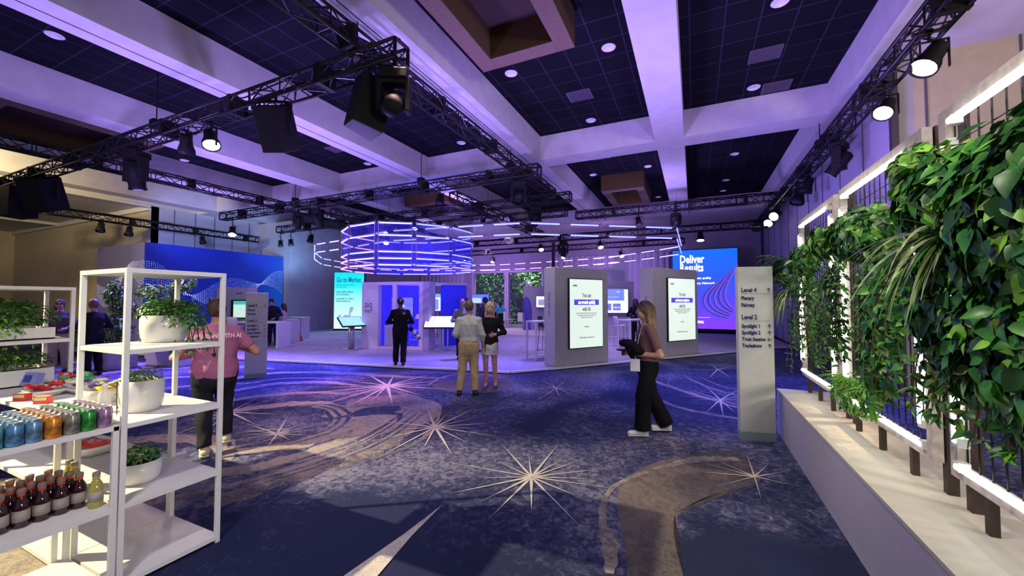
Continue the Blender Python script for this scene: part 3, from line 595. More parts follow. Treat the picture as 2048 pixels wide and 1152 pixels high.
t_=[o for o in bpy.data.objects if o.name.startswith('led_ring_chandelier')][0]; sc_=mat('blue_scrim_mesh',(.06,.05,.62),.8,alpha=.32)
for a,b in zip(cyl,cyl[1:]+cyl[:1]):
    m=MB(); k=.97; cx,cy=-9.15,11.1; A=(cx+(a[0]-cx)*k,cy+(a[1]-cy)*k); B=(cx+(b[0]-cx)*k,cy+(b[1]-cy)*k); m.quad((*A,2.76),(*B,2.76),(*B,4.12),(*A,4.12)); m.build('scrim_panel',[sc_],t_,loc=t_.location)
led('led_tube_canopy','wide ring of paired blue and pink light tubes hanging around the platform',
 [(-14.2,11.36),(-12.3,11.0),(-9.2,10.2),(-5.7,10.65),(-4.55,10.85),(-.46,13.65),(-.44,18.2),(-1.5,19.2),(-4.2,21.3),(-7.0,22.0),(-11.4,22.6),(-14.0,22.0),(-17.6,20.0),(-19.1,17.2),(-18.4,15.2),(-16.5,13.2)],[4.05,3.72],
 [ledw,ledv,ledv,ledv,ledv,ledv,ledw,ledw,ledp,ledp,ledp,ledp,ledp,ledw,ledw,ledw],.18,True,False,1.15,.022)
# ================================================================ SCREENS, KIOSKS, BOOTHS, SIGNS
ZP=.05
def gradmat(name,stops,axis='Z',lo=0,hi=1,es=1.0,base=(.05,.05,.08)):
    m=bpy.data.materials.new(name); m.use_nodes=True; nt=m.node_tree; b=nt.nodes['Principled BSDF']; L=nt.links.new
    tc=nt.nodes.new('ShaderNodeTexCoord'); sp=nt.nodes.new('ShaderNodeSeparateXYZ'); mr=nt.nodes.new('ShaderNodeMapRange'); r=nt.nodes.new('ShaderNodeValToRGB')
    L(tc.outputs['Object'],sp.inputs[0]); L(sp.outputs[axis],mr.inputs[0]); mr.inputs[1].default_value=lo; mr.inputs[2].default_value=hi; L(mr.outputs[0],r.inputs[0])
    e=r.color_ramp.elements; e[0].position=stops[0][0]; e[0].color=(*stops[0][1],1); e[1].position=stops[-1][0]; e[1].color=(*stops[-1][1],1)
    for p,c in stops[1:-1]: k=e.new(p); k.color=(*c,1)
    b.inputs['Base Color'].default_value=(*base,1); b.inputs['Roughness'].default_value=.3; L(r.outputs[0],b.inputs['Emission Color']); b.inputs['Emission Strength'].default_value=es; return m
def frame_of(A,B):
    A=Vector((*A,0));B=Vector((*B,0));d=(B-A).normalized();n=Vector((d.y,-d.x,0)); return A,B,d,n   # n faces the viewer side
def wallbox(mb,A,B,z0,z1,th,m=0,front=0):
    """box from A to B, its front face on the line (shifted by front), thickness th behind"""
    A,B,d,n=frame_of(A,B); c=(A+B)/2+n*(front-th/2); mb.box((c.x,c.y,(z0+z1)/2),((B-A).length,th,z1-z0),m,rz=math.atan2(d.y,d.x)); return mb
scr_rim=mat('screen_bezel',(.01,.01,.012),.3)
ink=mat('dark_lettering',(.03,.03,.06),.6); inkb=mat('navy_lettering',(.02,.03,.12),.6)
ebk=mat('screen_text_dark',(.02,.02,.03),.5); ewh=glow('screen_text_white',(.95,.95,1),1.3); etl=mat('screen_text_teal',(.0,.12,.16),.5,emit=(0,.16,.24),es=.6)
def scribble(mb,o,r,u,wd,h,seed=1,align='C',m=0):
    """a line of tiny print, drawn as separate short strokes"""
    q=random.Random(seed); o=Vector(o); x=-wd/2 if align=='C' else 0; n=Vector(r).cross(Vector(u)); end=x+wd
    while x<end-h*.3:
        ww=min(end-x,h*q.uniform(1.2,4)); k=x
        while k<x+ww:
            hh=h*q.uniform(.55,.95); a=o+r*k+n*.002; mb.add([a,a+r*h*.28,a+r*h*.28+u*hh,a+u*hh],[(0,1,2,3)],m); k+=h*.46
        x+=ww+h*.5
def screen_kiosk(name,label,A,B,H,scrA,scrB,z0,z1,lines,hl,side_text):
    th=.46; A_,B_,d,n=frame_of(A,B)
    t=thing('screen_kiosk',label,'kiosk',((A[0]+B[0])/2,(A[1]+B[1])/2,ZP)); c=t.location
    m=MB(); wallbox(m,A,B,ZP,H,th); m.build('kiosk_body',[grey],t,loc=c,bevel=.01)
    m=MB(); wallbox(m,A,B,ZP,ZP+.05,th-.06,front=-.03); 
    s=MB(); wallbox(s,scrA,scrB,z0,z1,.06,front=.065); so=s.build('screen',[scr_rim],t,loc=c)
    e=.022; a=Vector((*scrA,0))+d*e; b=Vector((*scrB,0))-d*e
    s=MB(); wallbox(s,a.xy,b.xy,z0+e,z1-e,.01,front=.071); s.build('display',[glow('display_white_green',(.74,.90,.72),.80)],so,loc=c,label='lit pale green white display')
    o=(a+b)/2+n*.073; zc=z1; tx=MB(); Wd=(b-a).length
    for (txt,sz,zz,ff) in lines: put_text(tx,txt,sz,o+Vector((0,0,zz)),d,UP,font_sx=ff,bold=sz*.02)
    for k,(zz,ww,h) in enumerate([(z0+.80*(z1-z0)*.62,.62,.030),(z0+.80*(z1-z0)*.62-.055,.56,.030),(z0+.80*(z1-z0)*.62-.11,.34,.030)]): scribble(tx,o+Vector((0,0,zz)),d,UP,ww*Wd,h,k+3)
    put_text(tx,'KPMG',.058,a+n*.073+d*.17+Vector((0,0,z1-.19)),d,UP,font_sx=1.0,bold=.003)
    tx.build('display_text',[ebk],so,loc=c)
    hb=MB(); zt=hl[1]; hw=hl[2]; p=o-d*hw+Vector((0,0,zt-.072)); q=o+d*hw+Vector((0,0,zt-.072)); hb.quad(p,q,q+UP*.145,p+UP*.145)
    hb.build('highlight_bar',[mat('highlight_violet_blue',(.06,.04,.4),.5,emit=(.10,.07,.62),es=.8)],so,loc=c)
    ht=MB(); put_text(ht,hl[0],hl[3],o+Vector((0,0,zt))+n*.003,d,UP,font_sx=hl[4],bold=.004); ht.build('highlight_text',[ewh],so,loc=c)
    st=MB(); sd=-d; m_=A_-n*.23+sd*.003
    put_text(st,side_text,.115,m_+Vector((0,0,1.62)),UP,n*-1 if False else -(-n),font_sx=.72,bold=.002)
    st2=MB(); V=st.v
    st.build('side_lettering',[inkb],t,loc=c)
    return t
KL=[('You can',.15,1.86,.62),('with AI.',.15,1.50,.62),('KPMG.ai',.052,1.04,.9),('KPMG. Make the Difference.',.052,.76,.85)]
screen_kiosk('','nearest grey kiosk at the platform corner, its tall screen reading see trends quickly with AI',(-3.18,9.49),(-2.15,11.01),2.58,(-2.95,9.83),(-2.29,10.80),.48,2.30,KL,('see trends quickly',1.68,.43,.135,.60),'Smart Data Agents')
KL2=[('You can',.15,1.92,.62),('with AI.',.15,1.56,.62),('KPMG.ai',.052,1.08,.9),('KPMG. Make the Difference.',.052,.78,.85)]
screen_kiosk('','grey kiosk behind the walking woman, its tall screen reading accelerate compliance with AI',(-1.10,12.16),(.11,13.95),2.70,(-.75,12.68),(-.01,13.77),.50,2.42,KL2,('accelerate compliance',1.74,.52,.125,.60),'Sector NOW')
# big blue LED wall at the right
c=Vector((.55,23.1,ZP)); t=thing('led_wall_screen','huge blue LED screen at the far right reading Deliver Results','screen',tuple(c))
m=MB(); m.bx(-1.06,2.10,23.0,23.35,.22,4.48); m.build('screen_housing',[scr_rim],t,loc=c)
m=MB(); m.bx(-1.06,2.10,22.95,23.5,.05,.22); m.build('plinth',[blackp],t,loc=c)
m=MB(); m.bx(-1.01,2.05,22.985,23.0,.28,4.43); so=m.build('display',[gradmat('deliver_gradient',[(0,(.26,.05,.95)),(.35,(.10,.06,.98)),(.6,(.02,.10,.98)),(1,(0,.16,1))],'Z',.2,4.4,.95)],t,loc=c)
for k in range(15):
    m=MB(); pts=[]
    for i in range(15):
        f=i/14; a_=R(-75+175*f); rx=1.75-.085*k; rz_=.95-.035*k; x=2.0-rx*math.cos(a_)*(1-.15*f); z=1.75+rz_*math.sin(a_)*(1.0 if f<.5 else 1.0+.9*(f-.5))+.05*k*f+.5*max(0,x-1.2)*f
        pts.append(Vector((min(2.04,x),22.975,max(.30,z))))
    m.path(pts,.022 if k%2 else .034,5); m.build('swirl_band',[mat(['swirl_blue','swirl_indigo','swirl_violet'][k%3],(0,0,0),.5,emit=[(.05,.10,.80),(.04,.03,.50),(.32,.10,.75)][k%3],es=.85)],so,loc=c)
m=MB()
put_text(m,'Deliver\nResults',.60,(-.66,22.98,3.70),(1,0,0),UP,font_sx=.66,bold=.016,align='LEFT',line=.76)
put_text(m,'Efficiency meets quality',.16,(-.66,22.98,2.93),(1,0,0),UP,font_sx=1.0,bold=.004,align='LEFT')
put_text(m,'KPMG Delivery Network',.16,(-.66,22.98,2.66),(1,0,0),UP,font_sx=1.0,bold=.004,align='LEFT')
put_text(m,'There is no KPMG.'[9:] if False else 'do KPMG.',.17,(-.10,22.98,.62),(1,0,0),UP,font_sx=.8,bold=.008,align='LEFT')
m.bx(-.6,.75,22.975,22.98,.86,.872)
m.build('display_text',[ewh],so,loc=c)
# go to market screen at the left
A,B=(-18.62,16.18),(-17.02,16.92); A_,B_,d,n=frame_of(A,B); c=(A_+B_)/2+Vector((0,0,ZP))
t=thing('led_wall_screen','tall turquoise screen at the left reading Go to Market','screen',tuple(c))
m=MB(); wallbox(m,A,B,.05,3.40,.25); m.build('screen_housing',[scr_rim],t,loc=c)
m=MB(); wallbox(m,(A_+d*.04).xy,(B_-d*.04).xy,.16,3.36,.01,front=.012); so=m.build('display',[gradmat('market_gradient',[(0,(.78,.98,.95)),(.45,(.45,.97,.97)),(.75,(.02,.85,.92)),(1,(0,.72,.85))],'Z',.15,3.3,1.0)],t,loc=c)
m=MB(); o=A_+d*.16+n*.014
put_text(m,'Go to Market',.40,o+UP*2.92,d,UP,font_sx=.62,bold=.006,align='LEFT')
for k,(z,wd,h) in enumerate([(2.62,1.0,.055),(2.50,.6,.055)]): scribble(m,o+UP*z,d,UP,wd,h,k+20,'L')
for k,(z,wd,h) in enumerate([(2.20,.95,.10),(2.06,.72,.10),(1.82,.98,.10),(1.68,.80,.10)]): scribble(m,o+UP*z,d,UP,wd,h,k+30,'L')
m.build('display_text',[etl],so,loc=c)
m=MB(); q=random.Random(5)
for k,(x,z,s) in enumerate([(.1,.8,.16),(.38,.66,.3),(.5,.62,.34),(.72,1.02,.4),(.8,1.1,.3),(.66,.75,.25)]):
    p=o+d*x+UP*z; m.add([p,p+d*.12,p+d*(.2)+UP*s,p+d*.08+UP*s*.9],[(0,1,2,3)])
m.build('picture_shapes',[mat('pale_grey_shapes',(.3,.35,.38),.5,emit=(.32,.42,.45),es=.8)],so,loc=c)
# mural wall, printed fabric and dotted wave, both given a small emission
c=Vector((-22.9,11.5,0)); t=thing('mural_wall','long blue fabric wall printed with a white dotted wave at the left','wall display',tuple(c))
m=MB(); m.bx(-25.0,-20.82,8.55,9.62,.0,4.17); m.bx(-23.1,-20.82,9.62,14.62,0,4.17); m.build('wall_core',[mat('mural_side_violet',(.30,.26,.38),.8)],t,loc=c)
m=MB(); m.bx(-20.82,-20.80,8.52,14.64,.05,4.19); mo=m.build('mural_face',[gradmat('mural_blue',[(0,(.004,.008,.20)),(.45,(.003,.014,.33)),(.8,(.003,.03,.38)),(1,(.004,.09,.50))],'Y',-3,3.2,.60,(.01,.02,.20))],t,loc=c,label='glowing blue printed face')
m=MB(); m.bx(-25.0,-20.80,8.53,8.55,.05,4.19); m.build('mural_end_face',[gradmat('mural_end',[(0,(.03,.025,.06)),(.7,(.05,.04,.09)),(1,(.16,.14,.28))],'X',-2.1,2.1,.6,(.07,.06,.11))],t,loc=c)  # emissive gradient paints a highlight towards the front corner
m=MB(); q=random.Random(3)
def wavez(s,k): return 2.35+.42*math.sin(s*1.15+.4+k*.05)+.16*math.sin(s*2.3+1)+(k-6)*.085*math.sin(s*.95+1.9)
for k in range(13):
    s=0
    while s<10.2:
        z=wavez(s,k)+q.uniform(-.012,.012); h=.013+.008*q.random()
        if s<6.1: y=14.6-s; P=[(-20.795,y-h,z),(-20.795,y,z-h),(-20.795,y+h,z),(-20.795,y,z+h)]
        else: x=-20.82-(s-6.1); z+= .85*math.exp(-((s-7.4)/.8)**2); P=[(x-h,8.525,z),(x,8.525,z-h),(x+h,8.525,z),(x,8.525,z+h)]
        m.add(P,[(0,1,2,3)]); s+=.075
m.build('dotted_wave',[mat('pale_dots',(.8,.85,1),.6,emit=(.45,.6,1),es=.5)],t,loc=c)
# direction totems
def arrow(mb,o,r,u,s,left=False):
    o=Vector(o)
    if left: r,u=u,-r
    n=Vector(r).cross(Vector(u)); 
    o=o+n*.002
    def seg(a,b,w):
        a=Vector(a);b=Vector(b);t_=(b-a).normalized();k=Vector((-t_.y,t_.x))*w/2
        P=[a-k,b-k,b+k,a+k]; mb.add([o+r*p.x*s+u*p.y*s for p in P],[(0,1,2,3)])
    seg((0,-.5),(0,.5),.16); seg((0,.5),(-.42,.08),.16); seg((0,.5),(.42,.08),.16)
def totem(label,A,B,H,th,flip,first_arrow_left=False):
    A_,B_,d,n=frame_of(A,B); c=(A_+B_)/2; W_=(B_-A_).length
    t=thing('direction_totem',label,'sign',tuple(c),group=None)
    m=MB(); wallbox(m,A,B,.10,H,th); m.build('panel',[mat('totem_off_white',(.66,.67,.60),.55,noise=.03)],t,loc=c,bevel=.006)
    m=MB(); wallbox(m,(A_-d*.0).xy,(B_+d*.0).xy,0,.10,th+.004,front=.004); m.build('base',[mat('totem_base_grey_green',(.30,.38,.38),.5)],t,loc=c)
    m=MB(); o=A_+d*.035+n*.002
    rows=[('Level 4',.078,H-.29,True),('Plenary',.062,H-.39,False),('Fairway',.062,H-.475,False),('Level 2',.078,H-.625,False),('Spotlight 1',.062,H-.735,True),('Spotlight 2',.062,H-.815,True),('Trust Session',.062,H-.895,True),('Tradeshow',.062,H-.975,True)]
    for i,(tx,sz,z,ar) in enumerate(rows):
        put_text(m,tx,sz,o+UP*z,d,UP,font_sx=.78,bold=.0028,align='LEFT')
        if ar: arrow(m,A_+d*(W_-.052)+n*.002+UP*z,d,UP,.046,left=(tx=='Trust Session' or (first_arrow_left)))
    for z in (H-.335,H-.672): a=o+UP*z; m.quad(a,a+d*(W_-.07),a+d*(W_-.07)+UP*.003,a+UP*.003)
    m.build('lettering',[inkb],t,loc=c); return t
totem('tall off-white direction totem standing at the end of the planter wall',(.50,5.64),(.885,5.73),2.13,.10,False)
totem('off-white direction totem standing behind the person in the pink T-shirt',(-8.78,5.42),(-9.02,5.96),1.90,.08,True,True) if False else totem('off-white direction totem standing behind the person in the pink T-shirt',(-8.95,5.45),(-8.72,5.80),1.90,.08,True,True)
# ---------------------------------------------------------------- glass booth with the aiq panel
A,B=(-10.62,10.44),(-8.33,10.89); A_,B_,d,n=frame_of(A,B); c=(A_+B_)/2+UP*ZP
t=thing('demo_booth','white framed demo booth with the aiq panel under the light rings','booth',tuple(c)); H=2.38
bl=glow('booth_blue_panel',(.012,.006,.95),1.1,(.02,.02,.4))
m=MB(); wallbox(m,A,(A_+d*.58).xy,ZP,H,.30); m.build('front_panel',[lav],t,loc=c)
m=MB(); put_text(m,'aiq',.36,A_+d*.26+n*.003+UP*1.60,d,UP,font_sx=.72,bold=-.002)
for k,(z,wd) in enumerate([(1.38,.30),(1.32,.22)]): scribble(m,A_+d*.12+n*.003+UP*z,d,UP,wd,.04,k+50,'L')
m.build('panel_lettering',[inkb],t,loc=c)
m=MB(); wallbox(m,(A_+d*.58).xy,B,H-.10,H,.30); wallbox(m,(A_+d*.58).xy,B,ZP,ZP+.09,.30); wallbox(m,(B_-d*.14).xy,B,ZP+.09,H-.10,.30); wallbox(m,(A_+d*1.19).xy,(A_+d*1.33).xy,ZP+.09,H-.10,.10); wallbox(m,(A_+d*.58).xy,(A_+d*.64).xy,ZP+.09,H-.10,.10)
m.build('front_frame',[lav],t,loc=c)
m=MB(); wallbox(m,(A_+d*.64).xy,(A_+d*1.19).xy,ZP+.09,H-.10,.008,front=-.05); wallbox(m,(A_+d*1.33).xy,(B_-d*.14).xy,ZP+.09,H-.10,.008,front=-.05); m.build('glazing',[glass],t,loc=c)
S=[tuple((B_).xy),tuple((B_-n*.46+d*.0).xy)]
sA=B_+d*.0; 
m=MB(); m.box(tuple((B_+d*.10-n*.28)+UP*(ZP+H)/2),(.22,.52,H-ZP),rz=math.atan2(d.y,d.x)); m.build('corner_column',[mat('violet_column',(.48,.45,.66),.5)],t,loc=c)
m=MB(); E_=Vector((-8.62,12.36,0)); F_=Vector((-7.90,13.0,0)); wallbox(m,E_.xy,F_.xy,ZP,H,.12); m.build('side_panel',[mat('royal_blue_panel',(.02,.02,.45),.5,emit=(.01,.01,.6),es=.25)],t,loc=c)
m=MB(); a=B_-n*.2; m.tube(a+UP*(H-.06),F_+UP*(H-.02),.06,n=4); m.tube(A_-n*.2+UP*(H-.05),E_+UP*(H-.05),.06,n=4); m.build('top_rail',[lav],t,loc=c)
m=MB(); bA=A_-n*1.7; bB=B_-n*1.7; wallbox(m,(bA+d*.1).xy,(bA+d*1.75).xy,ZP,H,.08); m.build('rear_blue_wall',[bl],t,loc=c)
m=MB(); a=A_-n*1.7+d*.1; m.box(tuple((A_-n*.9+d*.08)+UP*(ZP+H)/2),(.08,1.5,H-ZP),rz=math.atan2(d.y,d.x)); m.build('left_blue_wall',[bl],t,loc=c)
# things in and around the booth
def flat_tv(label,A,B,z0,z1,col,es,extras,stand=False,name='television'):
    A_,B_,d,n=frame_of(A,B); c=(A_+B_)/2+UP*z0; t=thing(name,label,'television',tuple(c))
    m=MB(); wallbox(m,A,B,z0,z1,.05); m.build('housing',[scr_rim],t,loc=c)
    m=MB(); wallbox(m,(A_+d*.02).xy,(B_-d*.02).xy,z0+.02,z1-.02,.006,front=.006); so=m.build('display',[glow('tv_%.2f_%.2f_%.2f'%col,col,es)],t,loc=c)
    W_=(B_-A_).length; Hh=z1-z0
    for (nm,x0,x1,y0,y1,cc,ee) in extras:
        m=MB(); p=A_+d*(W_*x0)+n*.009+UP*(z0+Hh*y0); q=A_+d*(W_*x1)+n*.009+UP*(z0+Hh*y0)
        if nm=='text': scribble(m,p,d,UP,W_*(x1-x0),Hh*(y1-y0),int(x0*100+y0*77),'L'); m.build('display_text',[glow('tvx%.1f%.1f%.1f'%cc,cc,ee)],so,loc=c)
        else: m.quad(p,q,q+UP*Hh*(y1-y0),p+UP*Hh*(y1-y0)); m.build('display_block',[glow('tvx%.1f%.1f%.1f'%cc,cc,ee)],so,loc=c)
    if stand:
        m=MB(); mid=(A_+B_)/2-n*.06; m.tube(mid+UP*ZP,mid+UP*(z0+.3),.035); m.lathe([(.35,0),(.33,.03),(.04,.04)],mid+UP*ZP); m.build('stand',[steel],t,True,loc=c)
    return t
k=A_-n*.9; flat_tv('television with a blue picture inside the aiq booth',tuple((k+d*.62).xy),tuple((k+d*1.52).xy),1.12,1.86,(.01,.06,.42),.9,[('text',.36,.66,.52,.66,(.55,.75,1),1.0),('text',.38,.64,.42,.45,(.4,.6,.9),.8),('text',.46,.56,.06,.14,(.5,.8,.95),.9)])
def counter(label,c,d,rz,name='counter_cabinet'):
    t=thing(name,label,'counter',c,rz); m=MB(); m.box((0,0,d[2]/2-.02),(d[0],d[1],d[2]-.04)); m.build('body',[lav],t); m=MB(); m.box((0,0,d[2]-.02),(d[0]+.04,d[1]+.04,.04)); m.build('top',[whitew],t,bevel=.005)
    m=MB(); m.box((0,0,.03),(d[0]-.06,d[1]-.06,.06)); return t
rzb=math.atan2(d.y,d.x); k=A_-n*.55+d*.98; counter('white counter cabinet under the television inside the aiq booth',(k.x,k.y,ZP),(.56,.45,.80),rzb)
k=A_-n*.5+d*1.95
t=thing('tablet_stand','white tablet on a slim white stand inside the aiq booth','tablet stand',(k.x,k.y,ZP),rzb)
m=MB(); m.lathe([(.18,0),(.18,.015),(.02,.02)]); m.build('foot',[white],t,True); m=MB(); m.tube((0,0,.02),(0,0,1.08),.018); m.build('pole',[white],t,True)
M=Matrix.Rotation(R(55),3,'X'); m=MB(); m.box((0,0,1.12),(.27,.20,.014),M=M); to=m.build('tablet',[white],t); m=MB(); m.box((0,-.008,1.124),(.22,.15,.004),M=M); m.build('tablet_display',[glow('tablet_blue',(.06,.05,.35),.7)],to)
def high_table(label,c,rz,L=1.5,W=.6,H=1.0,leg='panel',group='white high tables'):
    t=thing('high_table',label,'table',c,rz,group=group)
    m=MB(); m.box((0,0,H-.025),(L,W,.05)); m.build('table_top',[white],t,bevel=.006)
    if leg=='panel':
        for s in(-1,1): MB().box((s*(L/2-.035),0,(H-.05)/2),(.07,W,H-.05)).build('leg',[lav],t,bevel=.005)
    else:
        for s in(-1,1):
            for q in(-1,1): MB().box((s*(L/2-.03),q*(W/2-.03),(H-.05)/2),(.05,.05,H-.05)).build('leg',[white],t)
        m=MB()
        for q in (-1,1): m.box((0,q*(W/2-.03),.12),(L-.1,.03,.03))
        m.build('foot_rail',[white],t)
    return t
def stool(label,c,rz,seatmat=None,back=True,H=.76,fr=None,group='bar stools',footglow=False):
    sm_=seatmat or white; fr=fr or steel
    t=thing('bar_stool',label,'stool',c,rz,group=group)
    m=MB(); V=[];F=[]
    for i in range(7):
        for j in range(5):
            x=(i-3)/3*.21; y=(j-2)/2*.19; V.append((x,y,H+.022*(x/.21)**2+.01*(y/.19)**2))
    for i in range(6):
        for j in range(4): a=i*5+j; F.append((a,a+5,a+6,a+1))
    m.add(V,F); o=m.build('seat',[sm_],t,True); o.modifiers.new('s','SOLIDIFY').thickness=.022
    if back:
        m=MB(); V=[];F=[]
        for i in range(7):
            for j in range(4):
                x=(i-3)/3*.20; z=j/3*.32; V.append((x,.19+.05*z/.3-.04*(x/.2)**2,H+.03+z))
        for i in range(6):
            for j in range(3): a=i*4+j; F.append((a,a+4,a+5,a+1))
        m.add(V,F); o=m.build('backrest',[sm_],t,True); o.modifiers.new('s','SOLIDIFY').thickness=.018
    for sx in(-1,1):
        for sy in(-1,1): MB().tube((sx*.17,sy*.15,H),(sx*.22,sy*.20,0),.011,n=6).build('leg',[fr],t,True)
    m=MB(); q=[(-.205,-.185),(.205,-.185),(.205,.185),(-.205,.185)]
    for i in range(4): m.tube((*q[i],.27),(*q[(i+1)%4],.27),.012,n=6)
    m.build('foot_ring',[white],t,True); return t
RB=R(24)
high_table('small white high table standing inside the aiq booth',(k.x+.05,k.y+.95,ZP),rzb,.8,.5,.75,'legs')
stool('white stool standing inside the aiq booth',(k.x-.35,k.y+.35,ZP),rzb,back=False,H=.6)
# left display tables near the mural
TL=math.atan2(9.51-8.97,-13.4+15.04)
high_table('long white high table with panel legs, where the person in the dark suit leans',(-14.25,9.28,ZP),TL,1.75,.7,.93)
high_table('second white high table behind it, nearer the mural',(-15.5,10.75,ZP),TL,1.5,.6,.93)
counter('pale blue counter with a black top at the right end of the mural',(-16.3,12.1,ZP),(1.0,.6,.95),TL)
stool('white bar stool before the person in the dark suit at the long table',(-13.95,8.95,ZP),TL+PI,group='white bar stools')
stool('white bar stool pulled out left of the long high table',(-14.8,8.7,ZP),TL+PI,group='white bar stools')
t=thing('tote_bag','rust red bag lying on the floor beside the second high table','bag',(-15.05,11.35,ZP))
m=MB(); V=[(-.17,-.08,0),(.17,-.08,0),(.19,.08,0),(-.19,.08,0),(-.15,-.08,.2),(.13,-.08,.16),(.10,.06,.20),(-.14,.07,.22),(-.06,0,.34),(.03,0,.32)]
m.add(V,[(0,3,2,1),(0,1,5,4),(1,2,6,5),(2,3,7,6),(3,0,4,7),(4,5,9,8),(5,6,9),(6,7,8,9),(7,4,8)]); m.build('bag_body',[mat('rust_leather',(.42,.08,.05),.6,noise=.2)],t,bevel=.01)
m=MB(); m.path([Vector((-.06,0,.33)),Vector((-.05,0,.42)),Vector((0,0,.44)),Vector((.04,0,.40)),Vector((.03,0,.32))],.008,5); m.build('handle',[mat('rust_leather',(.42,.08,.05))],t)
# left screen column
A,B=(-15.95,9.16),(-15.36,9.44); A_,B_,d,n=frame_of(A,B); c=(A_+B_)/2+UP*ZP
t=thing('screen_column','violet lit display column with a small teal screen behind the direction totem','kiosk',tuple(c))
m=MB(); wallbox(m,A,B,ZP,2.23,.55); m.build('column_body',[lav],t,loc=c)
m=MB(); a=A_-n*.5-d*.0; wallbox(m,(A_-d*.62).xy,(A_).xy,ZP,2.23,.12,front=-.1); m.build('side_wing',[lav],t,loc=c)
m=MB(); wallbox(m,(A_+d*.06).xy,(B_+d*.02).xy,1.06,1.76,.07,front=.08); so=m.build('screen',[scr_rim],t,loc=c)
m=MB(); wallbox(m,(A_+d*.16).xy,(B_).xy,1.10,1.72,.006,front=.086); m.build('display',[gradmat('teal_display',[(0,(.62,.85,.75)),(.76,(.60,.85,.76)),(.78,(.04,.55,.50)),(1,(.04,.5,.48))],'Z',1.05,1.68,.9)],so,loc=c)
m=MB(); scribble(m,A_+d*.2+n*.003+UP*1.98,d,UP,.22,.07,77,'L'); m.build('lettering',[inkb],t,loc=c)
# info lecterns
def lectern(label,loc,rz,w_,h,tilt,disp,txt=True,cyl=False):
    t=thing('info_lectern',label,'lectern',loc,rz)
    m=MB()
    if cyl: m.tube((0,0,.02),(0,0,.92),.10,n=20)
    else: m.box((0,0,.46),(.09,.09,.88))
    m.build('post',[steel],t,cyl)
    m=MB(); m.lathe([(.34,0),(.33,.02),(.08,.03)],n=28); m.build('base_plate',[steel],t,True)
    M=Matrix.Rotation(tilt,3,'X'); m=MB(); m.box((0,0,.95),(w_,h,.05),M=M); so=m.build('screen',[scr_rim],t)
    m=MB(); m.box(M@Vector((0,0,.028))+Vector((0,0,.95)),(w_-.05,h-.05,.004),M=M); m.build('display',[disp],so)
    if txt:
        m=MB(); r=Vector((1,0,0)); u=M@Vector((0,1,0)); nn=M@Vector((0,0,1)); base=Vector((0,0,.95))+nn*.031
        for cx in (-.40,-.24,.36):
            for i in range(7): p=base+r*w_*cx+u*(.18-.06*i)*h/.55; m.quad(p,p+r*.07,p+r*.07+u*.03,p+u*.03)
            scribble(m,base+r*w_*cx+u*.21*h/.55,r,u,.12,.02,int(cx*100)+99,'L')
        m.build('display_text',[mat('grey_blue_chart',(.1,.2,.3),.5,emit=(.25,.4,.5),es=.6)],so)
    return t
lectern('sloping bright white touch table on a post right of the aiq booth',(-7.80,11.15,ZP),R(26),1.05,.60,R(38),glow('touch_table_white',(.93,.97,1),1.25))
lectern('sloping turquoise touch table on a round steel post left of the aiq booth',(-10.76,10.12,ZP),R(75),.85,.50,R(38),glow('touch_table_turq',(.02,.62,.66),.9),False,True)
# grey panel with television behind the first kiosk
A,B=(-3.9,19.1),(-2.6,19.69); A_,B_,d,n=frame_of(A,B); c=(A_+B_)/2+UP*ZP
t=thing('display_partition','grey violet partition carrying a television between the two grey kiosks','partition',tuple(c))
m=MB(); wallbox(m,(A_-d*.4).xy,B,ZP,2.66,.3); m.build('partition_body',[mat('violet_grey_panel',(.36,.34,.42),.6)],t,loc=c)
m=MB(); wallbox(m,(A_-d*.4).xy,(B_-d*.1).xy,ZP,.95,.02,front=.02); m.build('lower_panel',[lav],t,loc=c)
flat_tv('television with a blue and white page on the grey partition between the kiosks',(-3.97,18.97),(-2.84,19.49),1.14,2.30,(.90,.95,1),1.0,[('block',0,.84,.52,1,(.01,.13,.72),1),('text',.1,.62,.66,.69,(.6,.8,1),1),('text',.55,.68,.86,.91,(.8,.9,1),1),('block',.0,.34,.12,.40,(.01,.06,.35),1),('block',.40,.70,.12,.40,(.01,.06,.35),1),('text',.43,.66,.2,.3,(.5,.65,.9),1)])
A,B=(-4.1,20.2),(-3.05,20.66); A_,B_,d,n=frame_of(A,B); c=(A_+B_)/2
t=thing('light_box_header','pale violet square header panel above the partition between the kiosks','panel',(c.x,c.y,ZP)); m=MB(); wallbox(m,A,B,ZP,3.42,.2); m.build('header_body',[lav],t,loc=(c.x,c.y,ZP)); m=MB(); wallbox(m,(Vector((*A,0))+d*.05).xy,(B_-d*.12).xy,2.72,3.30,.02,front=.012); m.build('inset',[mat('lilac_inset',(.55,.50,.75),.5)],t,loc=(c.x,c.y,ZP))
